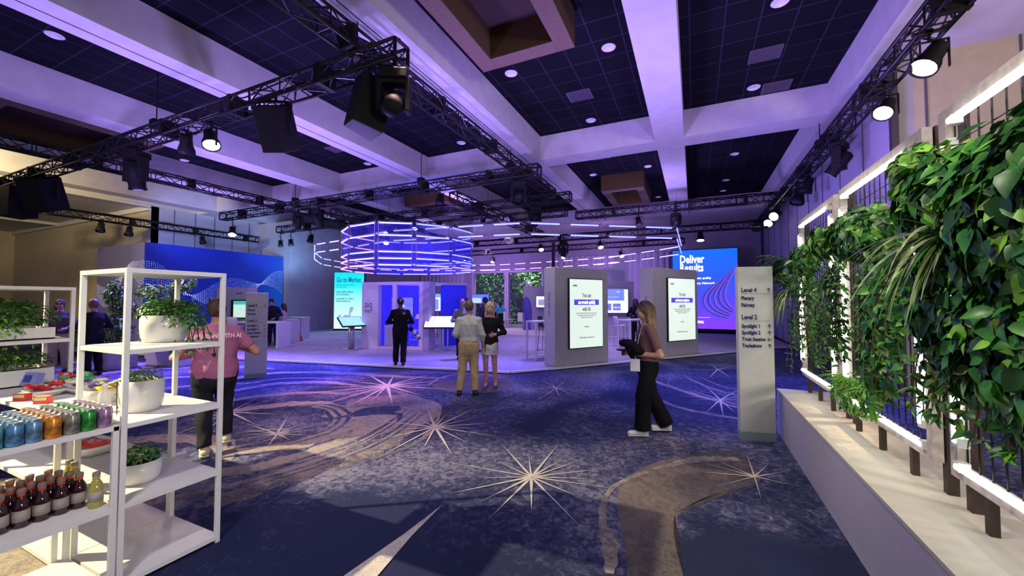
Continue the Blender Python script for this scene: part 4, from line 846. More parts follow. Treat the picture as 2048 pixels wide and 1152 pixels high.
# grey panel with blue swirl far behind
A,B=(-9.0,21.15),(-7.6,21.8); A_,B_,d,n=frame_of(A,B); c=(A_+B_)/2+UP*ZP
t=thing('display_partition','far grey partition with a blue feather print left of the first kiosk','partition',tuple(c))
m=MB(); wallbox(m,A,B,ZP,2.58,.3); m.build('partition_body',[mat('violet_grey_panel',(.36,.34,.42),.6)],t,loc=c)
m=MB()
for i in range(16):
    pts=[A_+d*(.02+.42*(i/15))+n*.012+UP*(ZP+.02)]
    for j in range(1,9): pts.append(A_+d*(.02+.42*(i/15)+.05*math.sin(j*.7+i*.3))+n*.012+UP*(ZP+(1.95-.03*abs(i-4))*j/8))
    m.path(pts,.014,4,m=i%2)
m.build('feather_print',[mat('print_blue',(.04,.04,.55),.6),mat('print_violet',(.16,.12,.65),.6)],t,loc=c)
flat_tv('small white screen on the far grey partition',(-8.30,21.36),(-7.70,21.64),1.35,2.02,(.75,.85,.88),.9,[('block',.2,.8,.2,.7,(.15,.2,.25),.8)])
# far television on stand
flat_tv('far television with a blue picture standing before the left garden window',(-10.22,17.31),(-9.40,17.68),1.58,2.08,(.02,.12,.75),1,[('block',.05,.55,.1,.6,(.5,.65,.8),.9),('text',.6,.9,.2,.5,(.4,.6,.9),.9)],True)
flat_tv('television glowing behind the opening of the aiq booth',(-11.3,14.9),(-10.2,15.35),1.25,2.05,(.75,.88,.98),.9,[('block',0,1,.8,1,(.1,.35,.75),.9),('block',.3,.55,.1,.7,(.2,.35,.6),.6)],True)
# right tables and stools
high_table('white high table between the two grey kiosks',(-1.95,14.75,ZP),R(62),1.2,.55,1.02,'legs')
stool('white bar stool with a back at the table between the grey kiosks',(-2.45,14.9,ZP),R(120),group='white bar stools')
high_table('white high table just left of the nearest grey kiosk',(-3.95,10.95,ZP),R(58),1.1,.5,1.10,'legs')
stool('black framed bar stool left of the nearest grey kiosk',(-4.55,12.6,ZP),R(90),seatmat=black,fr=black,group='black bar stools',H=.8)
stool('backless bar stool beyond the table at the nearest grey kiosk',(-3.80,11.85,ZP),R(200),group='white bar stools',back=False)
# far lounge furniture in front of the garden windows
def chair(label,c,rz):
    t=thing('shell_chair',label,'chair',c,rz,group='white shell chairs at the garden windows')
    m=MB(); m.box((0,0,.44),(.46,.44,.03)); m.build('seat',[white],t,bevel=.01); m=MB(); m.box((0,.21,.72),(.42,.03,.52)); m.build('backrest',[white],t,bevel=.01)
    for sx in(-1,1):
        for sy in(-1,1): MB().tube((sx*.18,sy*.17,.43),(sx*.22,sy*.21,0),.014,n=6).build('leg',[steel],t)
chair('white shell chair before the right garden window',(-9.55,22.3,ZP),R(160)); chair('white shell chair between the two garden windows',(-11.3,23.2,ZP),R(200)); chair('white shell chair before the left garden window',(-12.9,23.6,ZP),R(150))
t=thing('side_table','small white side table near the far woman in a blue shirt','table',(-10.7,23.0,ZP)); MB().lathe([(.3,.5),(.3,.53)],n=20).build('table_top',[white],t,True); MB().tube((0,0,.02),(0,0,.5),.03).build('pedestal',[steel],t); MB().lathe([(.2,0),(.2,.02)],n=16).build('base',[steel],t)
t=thing('rail_frame','white tubular rail frame by the far television','rail',(-10.9,20.3,ZP),R(25))
m=MB()
for x in(-.25,.25):
    for y in (-.2,.2): m.tube((x,y,0),(x,y,1.1),.018)
for z in (.3,1.1):
    m.path([Vector((-.25,-.2,z)),Vector((.25,-.2,z)),Vector((.25,.2,z)),Vector((-.25,.2,z)),Vector((-.25,-.2,z))],.018)
m.build('frame',[white],t)
# ================================================================ PLANTS
gr_d=mat('leaf_dark_green',(.020,.095,.014),.38,noise=.5,scale=14); gr_m=mat('leaf_mid_green',(.055,.25,.025),.36,noise=.45,scale=14); gr_l=mat('leaf_lime_green',(.22,.50,.05),.38,noise=.35,scale=14); gr_y=mat('leaf_olive_green',(.14,.22,.04),.45,noise=.4,scale=14); gr_s=mat('strap_leaf_pale',(.34,.42,.20),.42,noise=.4,scale=25)
stemm=mat('vine_stem_brown',(.08,.055,.02),.8,noise=.3); soil=mat('potting_soil',(.03,.02,.012),.95)
GR=[gr_d,gr_m,gr_l,gr_y,gr_s]
def leaf(mb,p,d,up,L,W,m,kind='heart'):
    d=Vector(d).normalized(); s=d.cross(Vector(up)); 
    if s.length<1e-3: s=d.orthogonal()
    s.normalize(); n=s.cross(d)
    prof={'heart':[(-.06,.45),(.16,.98),(.40,.92),(.72,.48),(1,0)],'lance':[(0,.1),(.3,.8),(.65,.75),(1,0)],'oval':[(0,.2),(.35,1),(.75,.8),(1,.1)]}[kind]
    V=[];k=rnd.uniform(.05,.35)
    for t,w_ in prof:
        c=Vector(p)+d*L*t-n*L*k*t*t
        V+=[c+s*W*.5*w_+n*W*.14*w_,c,c-s*W*.5*w_+n*W*.14*w_]
    F=[]
    for i in range(len(prof)-1): a=i*3; F+=[(a,a+1,a+4,a+3),(a+1,a+2,a+5,a+4)]
    mb.add(V,F,m)
def strap(mb,p,d,L,W,droop,m,seg=6):
    p=Vector(p); d=Vector(d).normalized(); s=d.cross(UP); s=(s.normalized() if s.length>1e-3 else Vector((1,0,0))); V=[];F=[]
    v=d.copy(); c=p.copy()
    for i in range(seg+1):
        t=i/seg; w_=W*(1-t**2)*.5+.001; V+=[c+s*w_,c-s*w_]; v=(v+Vector((0,0,-droop/seg))).normalized(); c=c+v*L/seg
    for i in range(seg): F.append((2*i,2*i+1,2*i+3,2*i+2))
    mb.add(V,F,m)
def fern(mb,p,d,L,droop,m,W=.055,seg=16):
    p=Vector(p); v=Vector(d).normalized(); c=p.copy(); s=v.cross(UP).normalized(); 
    for i in range(seg):
        t=i/seg; c2=c+v*L/seg; mb.tube(c,c2,.0022,n=3,m=m,cap=False); w_=W*math.sin(PI*min(1,t*.85+.15))
        for q in (-1,1): leaf(mb,c,(s*q+v*.35+Vector((0,0,-.12))),UP,w_,w_*.30,m,'lance')
        v=(v+Vector((0,0,-droop/seg))).normalized(); c=c2
def rv(a=1): return Vector((rnd.uniform(-a,a),rnd.uniform(-a,a),rnd.uniform(-a,a)))
def pick(ws): return rnd.choices(range(len(ws)),ws)[0]
def cluster(mb,c,r,n,size,ws,kind='heart',out=(-1,0,0),hang=.5):
    """leaves filling an ellipsoid, turned outward"""
    c=Vector(c); o=Vector(out)
    for i in range(n):
        q=Vector((rnd.gauss(0,1),rnd.gauss(0,1),rnd.gauss(0,1))).normalized()*rnd.uniform(.35,1)**.6
        if q.dot(o)<-.3: q=q-o*2*q.dot(o)
        p=c+Vector((q.x*r[0],q.y*r[1],q.z*r[2])); nn=(q*.8+o*.5+rv(.45)+Vector((0,0,.3))).normalized()
        d=(Vector((q.x*.4,q.y,q.z*.6))*.6+rv(.6)+Vector((0,0,-hang))); d=d-nn*d.dot(nn)*.75
        L=size*rnd.uniform(.55,1.3); leaf(mb,p,d,nn,L,L*rnd.uniform(.6,.8) if kind=='heart' else L*.36,pick(ws),kind)
def vines(mb,st,p,L,n,size,ws,kind='heart',sway=.05):
    p=Vector(p); pts=[p]; c=p.copy(); v=Vector((rnd.uniform(-.3,.1),rnd.uniform(-.3,.3),-.3))
    k=max(3,int(L/.08))
    for i in range(k):
        v=(v+Vector((rnd.uniform(-1,1)*sway*3,rnd.uniform(-1,1)*sway*3,-.5))).normalized(); c=c+v*.08; pts.append(c.copy())
    st.path(pts,.0035,4)
    for q in pts:
        for j in range(n): leaf(mb,q,rv(.8)+Vector((-.2,0,-.5)),rv(.5)+Vector((-.7,0,.6)),size*rnd.uniform(.6,1.2),size*.65*rnd.uniform(.6,1.1),pick(ws),kind)
# ================================================================ SHELVING IN THE FOREGROUND
def shelf_unit(label,x0,x1,y0,y1,H,levels,top=True,name='shelving_unit',dy=0):
    t=thing(name,label,'shelf',((x0+x1)/2,(y0+y1)/2,0),group='white metal display shelving'); c=t.location; p=.028
    for x in (x0+p/2,x1-p/2):
        for y in (y0+p/2,y1-p/2): MB().box((x,y,H/2),(p,p,H)).build('post',[white],t,loc=c,bevel=.002)
    for z in levels:
        m=MB(); m.bx(x0+p,x1-p,y0+.004,y1-.004,z-.010,z); m.bx(x0+.002,x0+p,y0+p,y1-p,z-.028,z); m.bx(x1-p,x1-.002,y0+p,y1-p,z-.028,z); m.bx(x0+p,x1-p,y0+.004,y0+.02,z-.028,z-.010); m.bx(x0+p,x1-p,y1-.02,y1-.004,z-.028,z-.010)
        m.build('shelf_board',[white],t,loc=c)
    if top:
        m=MB(); m.bx(x0,x1,y0,y0+p,H,H+.028); m.bx(x0,x1,y1-p,y1,H,H+.028); m.bx(x0,x0+p,y0+p,y1-p,H,H+.028); m.bx(x1-p,x1,y0+p,y1-p,H,H+.028); m.bx(x0+p,x1-p,y0+p,y1-p,H+.010,H+.020); m.build('top_frame',[white],t,loc=c)
    return t
shelf_unit('tall white metal shelf tower with three potted plants, nearest the walkway',-3.70,-3.08,1.18,1.735,1.875,[.05,.50,.97,1.41])
shelf_unit('low white metal shelf holding the drinks cans and dark bottles in the foreground',-3.70,-3.08,.10,1.172,.97,[.05,.50],top=False,name='shelving_unit').location
m=MB(); m.bx(-3.70,-3.08,.10,1.172,.971,.981); lo=[o for o in bpy.data.objects if o.name.startswith('shelving_unit')][-1]
m=MB(); m.bx(-3.70,-3.08,.10,1.174,.944,.972); m.build('top_board',[white],lo,loc=lo.location)
shelf_unit('white counter shelf bridging the two tall towers, covered in snacks',-5.075,-3.706,1.10,1.735,.944,[.05,.50],top=False)
cu=[o for o in bpy.data.objects if o.name.startswith('shelving_unit')][-1]
m=MB(); m.bx(-5.075,-3.706,1.10,1.735,.944,.972); m.build('top_board',[white],cu,loc=cu.location)
shelf_unit('tall white metal shelf tower cut by the left edge of the picture',-5.68,-5.08,.72,1.60,1.80,[.05,.50,.972,1.37])
ZS={0:.972,1:.50,2:1.41}
# pots
def pot(label,loc,r,h,kind,cat='potted plant',name='potted_plant'):
    t=thing(name,label,cat,loc); w_=.008
    m=MB(); m.lathe([(r*.80,0),(r*.86,.006),(r*.95,h*.2),(r,h*.5),(r,h),(r-w_,h),(r-w_,h*.86)],n=28); m.build('pot',[mat('white_ceramic',(.82,.81,.76),.25,noise=.02)],t,True)
    m=MB(); m.lathe([(r-w_-.002,h*.80),(r-w_-.002,h*.87)],n=20); m.build('soil',[soil],t)
    m=MB(); s=MB(); kind(m,s,r,h); m.build('foliage',GR,t,True); s.build('stems',[stemm],t); return t
def k_trail(m,s,r,h):
    cluster(m,(-.01,0,h+.03),(r*1.05,r*1.05,.10),900,.030,[3,5,1,1.5,0],'oval',(0,0,1),.2)
    cluster(m,(.155,.06,h-.03),(.11,.13,.15),700,.030,[4,4,.6,1,0],'oval',(0,0,1),.4)
    for i in range(9): vines(m,s,(rnd.uniform(.10,.24),rnd.uniform(.0,.16),h-.02),rnd.uniform(.05,.14),6,.024,[4,4,.5,1,0],'oval')
    vines(m,s,(.27,.12,h-.05),.12,6,.028,[5,3,0,0,0],'oval'); vines(m,s,(-.02,-r*1.0,h+.03),.08,4,.018,[2,4,1,1,0],'oval')
def k_moss(m,s,r,h):
    cluster(m,(0,0,h+.0),(r*.95,r*.95,.075),560,.022,[3,5,.6,4,0],'oval',(0,0,1),.1)
    vines(m,s,(-r*.2,-r*1.0,h),.06,4,.016,[2,4,1,2,0],'oval'); vines(m,s,(-r*.15,-r*1.02,h),.08,4,.016,[2,4,1,2,0],'oval')
    for i in range(4):
        a=rnd.uniform(3.2,4.2); c=Vector((math.cos(a)*r*.7,math.sin(a)*r*.3,h+.02)); 
        for k in range(9): leaf(m,c+Vector((-.01*k,-.004*k,.012*k)),rv(1)+Vector((0,0,.2)),UP,.028,.018,2,'oval')
def k_cab(m,s,r,h):
    cluster(m,(0,0,h+.03),(r*.95,r*.95,.07),180,.045,[4,4,.4,2,.8],'oval',(0,0,1),-.3)
pot('white potted plant trailing dark foliage on the upper shelf of the tall tower',(-3.50,1.56,1.411),.135,.190,k_trail)
pot('white potted plant with mossy green foliage on the middle shelf of the tall tower',(-3.40,1.40,.972),.118,.205,k_moss)
pot('white bowl planter with leafy rosettes on the lower shelf of the tall tower',(-3.40,1.40,.502),.115,.135,k_cab)
def trough(label,loc,d,kind,rz=0):
    t=thing('planter_box',label,'planter',loc,rz); m=MB(); x,y,z=d
    for (a,b,c_,e) in [(-x/2,x/2,-y/2,-y/2+.012),(-x/2,x/2,y/2-.012,y/2),(-x/2,-x/2+.012,-y/2+.012,y/2-.012),(x/2-.012,x/2,-y/2+.012,y/2-.012)]: m.bx(a,b,c_,e,0,z)
    m.bx(-x/2,x/2,-y/2,y/2,0,.01); m.build('box',[mat('white_ceramic',(.82,.81,.76),.25)],t); m=MB(); m.bx(-x/2+.013,x/2-.013,-y/2+.013,y/2-.013,.01,z*.85); m.build('soil',[soil],t)
    m=MB(); s=MB(); kind(m,s,d); m.build('foliage',GR,t,True); s.build('stems',[stemm],t); return t
def k_bush(m,s,d):
    cluster(m,(0,0,d[2]+.09),(d[0]*.58,d[1]*.62,.17),1500,.046,[6,5,1.5,1,0],'oval',(0,0,1),.2)
    cluster(m,(.08,-.1,d[2]-.02),(d[0]*.5,d[1]*.5,.09),500,.042,[1,3,6,1,0],'oval',(.6,-.4,.4),.4)
    for i in range(5): vines(m,s,(d[0]*.4,rnd.uniform(-.4,.4)*d[1],d[2]),rnd.uniform(.1,.25),5,.03,[1,3,4,1,0],'oval')
def k_grass(m,s,d): cluster(m,(0,0,d[2]+.05),(d[0]*.55,d[1]*.6,.11),1200,.034,[5,3,.2,3,.6],'oval',(0,0,1),.0)
trough('planter with a wide leafy green bush on the upper shelf of the left tower',(-5.38,1.2,1.372),(.40,.62,.10),k_bush)
trough('white planter box of fine grey green foliage on the middle shelf of the left tower',(-5.40,1.30,.974),(.36,.45,.14),k_grass)
# cans ---------------------------------------------------------------------------------
can_al=mat('can_lid_aluminium',(.75,.74,.72),.28,metal=.75,noise=.1)
CC=[('teal',(.12,.40,.38)),('blue',(.10,.24,.42)),('steel blue',(.13,.26,.40)),('orange',(.62,.22,.03)),('silver grey',(.22,.21,.18)),('green',(.04,.26,.05)),('purple grey',(.34,.20,.34))]
cans={}
def can(col,nm,loc):
    if nm in cans: o=dup(cans[nm],loc); return o
    t=thing('drink_can','x','can',loc,group='drink cans in rows on the shelf top')
    m=MB(); m.lathe([(.024,0),(.032,.006),(.033,.02),(.033,.098),(.029,.110),(.026,.116)],n=18); m.build('can_body',[mat('can_'+nm.replace(' ','_'),col,.25,metal=.45,noise=.55,scale=28)],t,True)
    m=MB(); m.lathe([(.0265,.1155),(.0275,.119),(.025,.1185),(.024,.114)],n=18); lo=m.build('can_lid',[can_al],t,True)
    m=MB(); m.box((0,.006,.1165),(.010,.020,.0015)); m.build('pull_tab',[can_al],t); cans[nm]=t; return t
ORD=['frontmost','second','third','fourth','fifth','sixth','seventh','rearmost']
for j in range(9):
    k=6-j if j<=6 else 0; nm,cl=CC[max(0,k)]; row=['purple grey','green','silver grey','orange','steel blue','blue','teal','teal','teal'][j]
    for i in range(6):
        if i==5 and j>5: continue
        o=can(cl,nm,(-3.125-i*.0685-(.0 if j>0 else .0)+rnd.uniform(-.003,.003),1.118-j*.0672+rnd.uniform(-.003,.003),.972))
        o['label']='%s %s can, %s from the walkway side in its row%s'%(row,'drinks' if j%2 else 'soda',ORD[i],['',' beside the post','','','','',', nearest full row',', second nearest row',', row at the picture edge'][j] if j>5 else (' beside the post' if j==0 else ''))
# bottles -------------------------------------------------------------------------------
gl_d=mat('dark_cola_glass',(.035,.006,.012),.08,spec=.8); gl_y=mat('golden_drink_glass',(.42,.36,.08),.08,spec=.8,alpha=.9); lab=mat('bottle_label_cream',(.34,.31,.27),.6,noise=.2); cap_g=mat('cap_grey',(.26,.22,.20),.4); cap_r=mat('neck_foil_red',(.75,.08,.03),.3)
def bottle(gm,neck,label,loc):
    t=thing('drink_bottle',label,'bottle',loc,group='glass bottles on the lower shelf')
    m=MB(); m.lathe([(.030,0),(.033,.006),(.034,.05),(.034,.105),(.028,.130),(.016,.155),(.0145,.172)],n=18); m.build('glass_body',[gm],t,True)
    m=MB(); m.lathe([(.0155,.158),(.0165,.172),(.0155,.176)],n=16); m.build('neck_ring',[neck],t,True)
    m=MB(); m.lathe([(.0175,.176),(.018,.179),(.018,.196),(.016,.199)],n=16); m.build('cap',[cap_g],t,True)
    m=MB(); m.lathe([(.0345,.035),(.0345,.092)],n=18); m.build('label_wrap',[lab],t,True); return t
b0=bottle(gl_d,cap_r,'x',(-3.56,1.10,.501)); b1=bottle(gl_y,mat('neck_gold',(.6,.5,.1),.3),'golden glass bottle standing alone near the post on the lower shelf',(-3.20,1.12,.501)); n_=0
dup(b1,(-3.605,1.135,.501),label='golden glass bottle at the back corner behind the dark bottles'); dup(b1,(-3.53,1.132,.501),label='golden glass bottle just in front of the back corner one')
for i in range(4):
    for j in range(6):
        x=-3.28-i*.074-(.0); y=1.075-j*.073-.02*i
        lb='dark glass bottle, %s row from the walkway, %s counted from the shelf post'%(['first','second','third','fourth'][i],ORD[j])
        if n_==0: b0.location=(x,y,.501); b0['label']=lb
        else: dup(b0,(x,y,.501),label=lb)
        n_+=1
# snacks ---------------------------------------------------------------------------------
def packet(label,loc,rot,col,s=(.13,.09,.035),group='snack packets on the counter',name='snack_packet'):
    t=thing(name,label,'snack',loc,group=group); t.rotation_euler=rot
    m=MB(); V=[];F=[]; nx,ny=8,6
    for sgn in (1,-1):
        for i in range(nx+1):
            for j in range(ny+1):
                u=i/nx*2-1;v=j/ny*2-1; h=(max(0,1-u**4)*max(0,1-v**4))**.6; V.append((u*s[0]/2,v*s[1]/2*(1-.08*math.cos(u*3)),sgn*s[2]/2*h+.004*math.sin(u*9+v*5)*h))
    N=(nx+1)*(ny+1)
    for q in (0,1):
        for i in range(nx):
            for j in range(ny): a=q*N+i*(ny+1)+j; f=(a,a+ny+1,a+ny+2,a+1); F.append(f if q==0 else f[::-1])
    m.add(V,F); m.build('packet_body',[mat('packet_%s'%col[0],col[1],.22,noise=.3,scale=30)],t,True)
    m=MB(); m.box((0,0,s[2]*.42),(s[0]*.45,s[1]*.4,.006)); m.build('packet_print',[mat('packet_print_%s'%col[0],tuple(min(1,c*.4+.45) for c in col[1]),.3)],t); return t
PC={'green':('green',(.03,.35,.06)),'red':('red',(.62,.03,.03)),'white':('cream',(.62,.60,.42)),'purple':('purple',(.10,.06,.30)),'yellow':('yellow',(.70,.52,.05)),'maroon':('maroon',(.20,.04,.07))}
def bowl(label,loc,rx,ry,h,col=None,name='snack_tray'):
    t=thing(name,label,'tray',loc,group='white snack trays'); V=[];F=[];n=24
    prof=[(.70,0),(.80,.02),(.95,h*.6),(1,h),(.96,h),(.9,h*.55),(.70,.012)]
    for (k,z) in prof:
        for i in range(n): a=2*PI*i/n; q=4; c_=abs(math.cos(a))**(2/q)*math.copysign(1,math.cos(a)); s_=abs(math.sin(a))**(2/q)*math.copysign(1,math.sin(a)); V.append((rx*k*c_,ry*k*s_,z))
    for k in range(len(prof)-1):
        for i in range(n): j=(i+1)%n; F.append((k*n+i,k*n+j,(k+1)*n+j,(k+1)*n+i))
    F.append(tuple(range(n))[::-1]); F.append(tuple((len(prof)-1)*n+i for i in range(n)))
    m=MB(); m.add(V,F); m.build('tray_shell',[col or white],t,True); return t
zc=.972
bowl('shallow white tray holding green packets at the far side of the counter',(-4.86,1.56,zc),.19,.13,.05); bowl('shallow white tray holding cream and purple packets mid counter',(-4.46,1.50,zc),.17,.13,.05)
bowl('deep white tray with yellow packets beside the tall tower',(-3.93,1.42,zc),.14,.14,.10); bowl('shallow white tray in front, behind the red cartons',(-4.62,1.30,zc),.16,.10,.05); bowl('shallow white tray under the left tower shelf',(-5.38,.96,zc),.16,.12,.05)
q=random.Random(11); PK=[]
for (cx,cy,n,cols,zz,words) in [(-4.86,1.56,11,['green','green','red','green','white'],.03,'far green tray'),(-4.46,1.50,9,['white','white','purple','white'],.03,'middle cream tray'),(-3.93,1.42,7,['yellow','yellow','purple','white'],.07,'yellow tray by the tower'),(-4.62,1.30,5,['red','white','red'],.03,'front tray')]:
    for i in range(n):
        cn=cols[i%len(cols)]; a=i*2.4; r=.03+.10*(i/n)
        nm={0:'bottom',1:'left',2:'right',3:'back',4:'front',5:'topmost',6:'far left',7:'far right',8:'outer back',9:'outer front',10:'corner'}[i]
        packet('%s foil snack packet, the %s one heaped in the %s'%(cn,nm,words),(cx+r*math.cos(a),cy+r*math.sin(a)*.75,zc+zz+.012*(i%4)+.02),(q.uniform(-.5,.5),q.uniform(-.5,.5),q.uniform(0,6)),PC[cn],(q.uniform(.09,.13),q.uniform(.06,.09),.032))
packet('large purple snack bag standing against the yellow tray',(-4.08,1.62,zc+.075),(R(65),0,R(20)),PC['purple'],(.17,.13,.05)); packet('maroon snack packet lying at the back left of the counter',(-5.0,1.68,zc+.02),(0,.1,.4),PC['maroon'])
packet('cream snack bag leaning behind the purple bag',(-4.22,1.66,zc+.07),(R(60),0,R(-10)),PC['white'],(.14,.12,.04)); packet('large red packet sitting in the low bowl on the lower shelf',(-4.36,1.50,.575),(.1,.1,.3),PC['red'],(.22,.15,.03))
bowl('wide white bowl with a red packet on the lower shelf behind the can shelf',(-4.36,1.50,.502),.17,.13,.075)
def carton(label,loc,rz):
    t=thing('snack_carton',label,'carton',loc,rz,group='red and cream snack cartons'); m=MB(); m.box((0,0,.026),(.085,.05,.052)); m.build('carton_box',[mat('carton_red',(.62,.04,.03),.4)],t,bevel=.003)
    m=MB(); m.box((0,-.0255,.036),(.07,.001,.022)); m.box((0,0,.0525),(.07,.035,.001)); m.build('carton_print',[mat('carton_cream',(.75,.66,.35),.4)],t)
carton('red and cream snack carton at the left of the counter front',(-4.50,1.16,zc),R(28)); carton('red and cream snack carton nearer the shelf tower',(-4.24,1.19,zc),R(40))
t=thing('blue_box_display','small pale blue cardboard display box behind the green packets','box',(-5.18,1.38,.974),R(20)); m=MB(); M=Matrix.Rotation(R(-18),3,'X'); m.box((0,0,.06),(.16,.05,.11),M=M); m.build('box_body',[mat('pale_blue_card',(.28,.30,.72),.5)],t); m=MB(); m.box(M@Vector((0,-.027,0))+Vector((0,0,.06)),(.07,.002,.06),M=M); m.build('box_print',[mat('navy_print',(.03,.05,.35),.5)],t)
t=thing('sanitizer_dispenser','clear plastic bottle standing beside the mossy pot','bottle',(-3.55,1.27,zc)); m=MB(); m.lathe([(.03,0),(.032,.01),(.032,.12),(.014,.15),(.012,.165)],n=16); m.build('bottle_body',[mat('clear_plastic',(.8,.8,.75),.1,alpha=.45)],t,True); m=MB(); m.lathe([(.015,.165),(.015,.185)],n=12); m.build('cap',[white],t,True)
# ================================================================ PLANTER WALL WITH GREEN FRAMES (right)
t=thing('planter_bench','long low white planter wall running along the right side of the hall','planter wall',(1.28,2.6,0)); c=t.location
m=MB(); m.bx(.97,1.66,-1.2,6.15,0,.545); m.build('plinth_body',[mat('planter_white_side',(.50,.46,.55),.6,noise=.03)],t,loc=c)
m=MB(); m.bx(.965,1.665,-1.2,6.155,.545,.57); m.build('top_board',[mat('planter_top_white',(.58,.54,.46),.55,noise=.03)],t,loc=c)
wood=mat('whitewashed_wood',(.60,.52,.46),.6,noise=.18,scale=20); darkw=mat('dark_wood_post',(.05,.03,.022),.6,noise=.3)
def gframe(label,y0,y1,z0=.75,z1=2.76,X=1.30):
    t=thing('plant_frame',label,'plant frame',(X,(y0+y1)/2,.57),group='lit plant frames on the planter wall'); c=t.location; w_=.065; d=.05
    m=MB(); m.bx(X-d/2,X+d/2,y0,y1,z0,z0+w_); m.build('bottom_rail',[wood],t,loc=c); m=MB(); m.bx(X-d/2,X+d/2,y0,y1,z1-w_,z1); m.build('top_rail',[wood],t,loc=c)
    for y in (y0,y1-w_): MB().bx(X-d/2,X+d/2,y,y+w_,z0+w_,z1-w_).build('side_stile',[wood],t,loc=c)
    for y in (y0-.005,y1-.045): MB().bx(X+d/2+.01,X+d/2+.06,y,y+.05,.57,z1+.0).build('dark_post',[darkw],t,loc=c)
    m=MB(); y=y0+w_+.07
    while y<y1-w_: m.tube((X+.015,y,z0+w_),(X+.015,y,z1-w_),.0045,n=5); y+=.098
    z=z0+.26
    while z<z1-w_: m.tube((X+.02,y0+w_,z),(X+.02,y1-w_,z),.0035,n=5); z+=.26
    m.build('wire_grid',[black],t,loc=c)
    g=.09
    for (a,b) in [((y0+g,z0+g*.8),(y1-g,z0+g*.8)),((y0+g+.10,z1-g),(y1-g-.05,z1-g)),((y0+g,z0+.2),(y0+g,z1-.2)),((y1-g,z0+.2),(y1-g,z1-.2))]:
        MB().tube((X-.035,a[0],a[1]),(X-.035,b[0],b[1]),.020,n=10).build('light_tube',[tube],t,True,loc=c,label='glowing white light tube')
        e=(b[0]-a[0])
        for (yy,zz) in (a,b): MB().box((X-.02,yy,zz),(.05,.05,.05) ).build('tube_socket',[white],t,loc=c)
    for y in (y0+.28,(y0+y1)/2,y1-.28): MB().bx(X-.02,X+.015,y-.02,y+.02,.57,z0).build('support_leg',[darkw],t,loc=c)
    return t
gframe('nearest lit plant frame, mostly hidden by big heart shaped leaves',1.35,3.02)
gframe('middle lit plant frame on the planter wall with an open view in its centre',3.20,4.72)
gframe('farthest lit plant frame with the fern and grass at its corner',4.86,6.32)
def plant(label,parts,cat='hanging plant',name='hanging_plant',loc=(1.2,3,1.5),group='plants growing over the frames'):
    t=thing(name,label,cat,loc,group=group); m=MB(); s=MB(); parts(m,s); m.build('foliage',GR,t,True,loc=loc); 
    if s.f: s.build('vine_stems',[stemm],t,loc=loc)
    return t
def f1a(m,s):
    cluster(m,(1.12,2.50,2.20),(.18,.38,.24),900,.080,[4,5,3,1,0]); cluster(m,(1.05,1.88,2.00),(.20,.40,.36),1300,.082,[5,5,1.5,.5,0])
    cluster(m,(1.12,2.86,2.36),(.12,.16,.20),200,.07,[1,3,5,2,0])
def f1b(m,s):
    cluster(m,(1.12,2.38,1.72),(.20,.42,.42),1500,.066,[7,4,.6,1,0]); cluster(m,(1.08,2.0,1.55),(.20,.42,.30),900,.075,[5,5,2,.5,0])
    for i in range(16): vines(m,s,(1.14,2.1+i*.055,1.35),rnd.uniform(.1,.28),3,.06,[4,4,1,2,0])
def f1c(m,s):
    for i in range(64):
        a=rnd.uniform(-1.1,1.1); strap(m,(1.06,2.40,1.98),(-.45+rnd.uniform(-.3,.1),math.sin(a)*1.0+.15,rnd.uniform(-.1,.75)),rnd.uniform(.30,.62),rnd.uniform(.012,.026),rnd.uniform(1.3,2.6),rnd.choice([4,4,4,3,1]),8)
def f1d(m,s):
    cluster(m,(1.10,1.75,1.42),(.18,.40,.24),600,.080,[3,5,3,1,0])
    for i in range(10): vines(m,s,(1.12,2.55+i*.04,1.62),rnd.uniform(.2,.55),3,.06,[3,3,1,4,0])
plant('big glossy heart leaved pothos over the top of the nearest frame',f1a,loc=(1.1,2.4,2.2)); plant('dense dark green creeper filling the middle of the nearest frame',f1b,loc=(1.1,2.2,1.7))
plant('spiky spider plant with long pale strap leaves on the nearest frame',f1c,loc=(1.06,2.4,1.98)); plant('lime and olive leaves hanging at the bottom of the nearest frame',f1d,loc=(1.1,2.0,1.5))
def f2a(m,s):
    cluster(m,(1.16,3.85,2.22),(.15,.62,.20),900,.068,[5,5,1.8,1,0]); cluster(m,(1.12,4.5,2.26),(.13,.22,.16),170,.08,[2,4,3,2,0])
def f2b(m,s):
    cluster(m,(1.18,3.50,1.75),(.12,.26,.42),430,.07,[7,4,.5,1.5,0]); cluster(m,(1.18,3.55,1.28),(.12,.24,.26),230,.065,[5,4,.5,2,0])
    for i in range(18): vines(m,s,(1.16,3.3+i*.035,1.9),rnd.uniform(.4,.95),3,.055,[5,4,.5,2,0],'lance')
def f2c(m,s):
    cluster(m,(1.18,4.50,1.65),(.12,.20,.55),460,.07,[8,3,.3,1,0],'oval')
    for i in range(16): vines(m,s,(1.16,4.3+i*.025,2.0),rnd.uniform(.5,1.05),3,.055,[7,3,.3,1,0],'oval')
def f2d(m,s):
    cluster(m,(1.14,3.95,.98),(.12,.40,.16),460,.062,[1,5,6,0,0],'lance')
    for i in range(60): fern(m,(1.14,3.65+rnd.uniform(-.05,.65),1.06),(-.5+rnd.uniform(-.3,.2),rnd.uniform(-.9,.9),rnd.uniform(-.2,.5)),rnd.uniform(.12,.22),1.2,rnd.choice([1,2]),.035,8)
plant('leafy pothos along the top of the middle frame',f2a,loc=(1.15,3.9,2.2)); plant('dark trailing creeper down the near side of the middle frame',f2b,loc=(1.15,3.5,1.7)); plant('dark small leaved ivy down the far side of the middle frame',f2c,loc=(1.15,4.5,1.7)); plant('bright green fern clump along the bottom of the middle frame',f2d,loc=(1.15,3.9,1.0),cat='fern')
